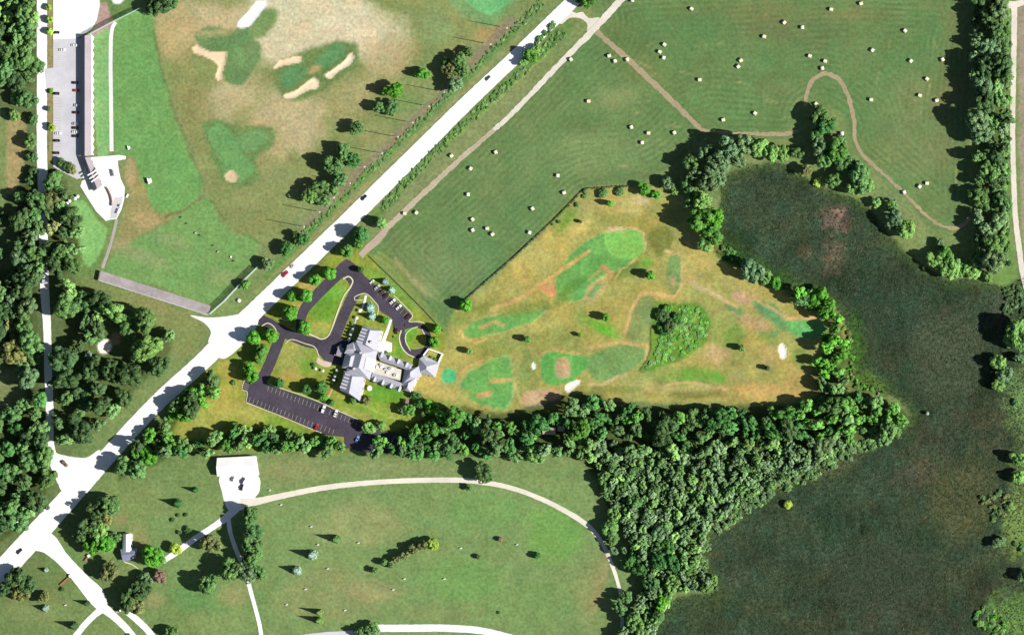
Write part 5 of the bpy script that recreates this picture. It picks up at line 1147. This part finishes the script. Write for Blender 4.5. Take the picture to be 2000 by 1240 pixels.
car(767, 589, 40, WHT, 'white car above its white neighbour in slanted row'); car(779, 600, 40, WHT, 'white car, lower of two in slanted row')
car(797, 618, 40, MAR, 'maroon car alone at the low end of slanted row'); car(774, 646, 90, MAR, 'maroon car by the entry of turning circle')
car(664, 679, 76, BLU, 'blue car in the clubhouse shadow')
car(632, 799, 70, WHT, 'long white van at foot of orange walkway', 'van'); car(656, 807, 70, WHT, 'white car in the upper stalls of lower lot', s=1.1)
car(618, 834, 62, REDC, 'dark red car in the lower stalls of lower lot'); car(698, 858, 66, BLU, 'blue car in tree shade east of lower lot', s=1.1); car(768, 858, 66, (.05, .07, .15), 'navy car deep in tree shade behind lower lot')
lotw = [(146, 89, WHT, 'white'), (147, 162, BLK, 'black'), (149, 177, REDC, 'red'), (151, 206, SIL, 'silver'), (148, 220, MAR, 'maroon'), (148, 242, SIL, 'silver'), (147, 250, BLK, 'black'), (147, 258, WHT, 'white'), (147, 266, BLK, 'black')]
for i, (x, y, c, w) in enumerate(lotw): car(x, y, 0, c, '%s car parked against tee building, %s from the top' % (w, ordinal(i+1)))
lote = [(122, 98, WHT, 'white'), (110, 183, BLK, 'black'), (114, 261, WHT, 'white'), (111, 275, BLK, 'black'), (110, 299, BLK, 'black'), (92+18, 64, BLK, 'black')]
lote.sort(key=lambda a: a[1])
for i, (x, y, c, w) in enumerate(lote): car(x, y, 0, c, '%s car in stalls by the median, %s from the top' % (w, ordinal(i+1)))
car(474, 938, 60, (.05, .06, .1), 'dark blue car under the barn eave'); car(472, 951, 76, BLK, 'black car on the white barn forecourt'); car(454, 934, 70, (.2, .2, .18), 'grey car under the barn eave', s=.9)
car(127, 905, -50, (.22, .12, .06), 'brown van on the white road junction', 'van', .95); car(31, 1023, 40, WHT, 'white car hidden by the lower left wood'); car(86, 546, 85, SIL, 'silver van on the shaded side road', 'van', 1.1); car(231, 1193, 20, WHT, 'small white car where the park road forks', s=.8)
# golf carts
def cart(x, y, ang, label):
    e = empty('golf_cart', G(x, y, 1), R(ang)); e.location.z = .2; tag(e, label, 'golf cart', 'golf carts on the plaza')
    MB().box((0, 0, .5), (2.3, 1.15, .45), 0, .92).build('body', M_WHITE, e); MB().box((-.2, 0, .85), (.6, 1.0, .3)).build('seat', M_RUBBER, e)
    MB().box((-.1, 0, 1.85), (1.7, 1.2, .08), 0, .94).build('canopy', M_WHITE, e)
    for sx in (-.75, .65):
        for sy in (-.5, .5):
            MB().tube((sx, sy, .7), (sx, sy, 1.82), .03, .03, 5).build('post', M_METAL, e)
            MB().tube((sx, sy-.1, .25), (sx, sy+.1, .25), .25, .25, 10).build('wheel', M_RUBBER, e)
cart(236, 402, 70, 'white golf cart, topmost of three on plaza strip'); cart(233, 410, 62, 'white golf cart between two others on plaza strip'); cart(231, 415, 62, 'white golf cart, lowest of three on plaza strip')
# parasols and other small white things
def parasol(x, y, r_, label, group):
    e = empty('parasol', G(x, y, 2)); e.location.z = .05; tag(e, label, 'parasol', group); n = 8
    vs = [(0, 0, 2.9)]+[(r_*math.cos(i*math.pi/4), r_*math.sin(i*math.pi/4), 2.3) for i in range(n)]
    MB().add(vs, [(0, 1+i, 1+(i+1) % n) for i in range(n)]+[tuple(range(n, 0, -1))]).build('canopy', M_WHITE, e)
    MB().tube((0, 0, 0), (0, 0, 2.3), .05, .05, 6).build('pole', M_METAL, e); MB().box((0, 0, .06), (.7, .7, .12)).build('base', M_STONE, e)
for i, (x, y) in enumerate([(131, 398), (136, 393), (147, 388), (152, 384)]): parasol(x, y, 1.25, 'white parasol above the left putting lawn, %s from the left' % ordinal(i+1), 'parasols above the putting lawn')
for i, (x, y) in enumerate([(703, 607), (697, 621), (689, 644), (685, 652), (682, 663)]): parasol(x, y, 1.2, 'white parasol by the clubhouse north wing, %s from the top' % ordinal(i+1), 'parasols west of the clubhouse')
for i, (x, y) in enumerate([(658, 724), (655, 734), (652, 742)]): parasol(x, y, 1.2, 'white parasol by the clubhouse south wing, %s from the top' % ordinal(i+1), 'parasols west of the clubhouse')
parasol(722, 758, 1.9, 'white parasol in the corner below the east wing', None); parasol(617, 720, 1.0, 'white parasol left of the patio', None); parasol(631, 724, 1.0, 'white parasol below the patio', None)
def target(x, y, s, label):
    e = empty('range_target', G(x, y, 1)); e.location.z = 0; tag(e, label, 'target', 'white targets on the range lawn')
    MB().box((0, 0, 1.1*s), (.25*s, 3.4*s, 2.2*s), .3).build('panel', M_WHITE, e); MB().box((.9*s, .2*s, .9*s), (1.8*s, 2.4*s, .3*s), .3).build('shelf', M_WHITE, e)
    for sy in (-1.2, 1.2): MB().box((.9*s, sy*s*.7, .4*s), (.2, .2, .8*s), .3).build('leg', M_METAL, e)
target(290, 354, 1.25, 'large white target on the upper range lawn'); target(250, 289, .8, 'small white target near the tee stalls'); target(450, 502, .45, 'tiny white target at the far end of lower range')
be = empty('bench', G(249, 383)); tag(be, 'white bench at the plaza corner', 'bench')
MB().box((0, 0, .45), (2.6, 1.1, .1), R(60)).build('seat', M_WHITE, be); MB().box((-.4, .25, .8), (2.6, .1, .6), R(60)).build('backrest', M_WHITE, be)
for sx in (-1, 1): MB().box((sx*.45, sx*.8, .22), (.12, .8, .4), R(60)).build('leg', M_METAL, be)
ms = empty('water_tank', G(468, 587)); tag(ms, 'small pale tank on the verge beside forecourt', 'tank')
MB().tube((0, 0, 0), (0, 0, 1.6), 1.2, 1.2, 14).build('body', M_FLAT, ms); MB().tube((0, 0, 1.6), (0, 0, 1.9), 1.2, .4, 14).build('lid', M_WHITE, ms)
stones = [(608, 1028), (621, 1063), (597, 1150), (768, 1151), (1010, 1063), (549, 985), (527, 957), (128, 1181), (674, 1191), (868, 1130), (640, 1110), (560, 1180), (700, 1060), (790, 1130), (900, 1070)]
stones.sort()
for i, (x, y) in enumerate(stones):
    e = empty('headstone', G(x, y)); tag(e, 'small pale headstone in the park lawn, %s from the left' % ordinal(i+1), 'headstone', 'headstones in the park lawn')
    MB().box((0, 0, .1), (1.6, 1.0, .2), .2).build('plinth', M_STONE, e); MB().box((0, 0, .75), (1.2, .5, 1.1), .2, .9).build('slab', M_STONE, e)

# ------------------------------------------------------------------ reeds and tussocks of the marsh
rs_ = np.random.RandomState(8); NR = 60000
ru = rs_.uniform(1270, 2040, NR*3); rv = rs_.uniform(300, 1280, NR*3)
ok = inside(ru, rv, rounded(MARSH)); ru, rv = ru[ok][:NR], rv[ok][:NR]; NR = len(ru)
gw = [G(0, 0), G(2000, 0), G(0, 1240)]
ctr = np.array([G(a, b) for a, b in zip(ru, rv)])
dens = vnoise(ru, rv, 24, 77, 3); keep = rs_.rand(NR) < .55+.5*dens; ctr = ctr[keep]; ru = ru[keep]; rv = rv[keep]; NR = len(ctr)
hh = rs_.uniform(.15, .5, NR); ph = rs_.rand(NR)*6.283; sz = rs_.uniform(.35, .8, NR)
ax = np.stack([np.cos(ph), np.sin(ph), np.zeros(NR)], 1)*sz[:, None]; bx = np.stack([-np.sin(ph), np.cos(ph), rs_.uniform(-.5, .5, NR)], 1)*(sz*rs_.uniform(.3, .7, NR))[:, None]
up = np.stack([np.zeros(NR), np.zeros(NR), hh], 1)
Vr = np.stack([ctr+ax+up*.7, ctr+bx+up, ctr-ax+up*.7, ctr-bx+up*.5], 1).reshape(-1, 3); Vr[:, 2] = np.maximum(Vr[:, 2], .06)
c1, c2, c3 = np.array(A(76, 92, 68)), np.array(A(60, 80, 52)), np.array(A(96, 90, 72))
q1 = vnoise(ru, rv, 40, 99, 3)[:, None]; q2 = rs_.rand(NR, 1)
c4 = np.array(A(98, 104, 78)); q3 = vnoise(ru, rv, 30, 177, 3)[:, None]
cc = np.where((q3 > .32) & (q2 > .6), c4, np.where(q2 < .5+.4*q1, c1, np.where(q2 < .985, c2, c3)))*rs_.uniform(.85, 1.15, (NR, 1))
me = np_mesh('reeds', Vr, np.arange(4*NR).reshape(NR, 4), M_MASS)
ca_ = me.color_attributes.new('tone', 'FLOAT_COLOR', 'POINT'); ca_.data.foreach_set('color', np.repeat(np.concatenate([cc, np.ones((NR, 1))], 1), 4, 0).astype(np.float32).ravel())
tag(link(bpy.data.objects.new('reeds', me)), 'dark green reeds and tussocks covering the marsh', None, None, 'stuff')

# ------------------------------------------------------------------ yardage markers on the lower range
MK = [(355, 425), (366, 437), (383, 455), (392, 460), (418, 480), (427, 492), (458, 510)]
for i, (x, y) in enumerate(MK):
    e = empty('yardage_marker', G(x, y), .6); tag(e, 'small yardage marker on lower range lawn, %s from the left' % ordinal(i+1), 'marker', 'yardage markers on the lower range')
    MB().box((0, 0, .45), (.12, .12, .9)).build('stake', M_WOOD, e); MB().box((0, 0, 1.1), (1.4, .25, .8)).build('board', M_WHITE if i % 3 == 2 else M_MARK, e)
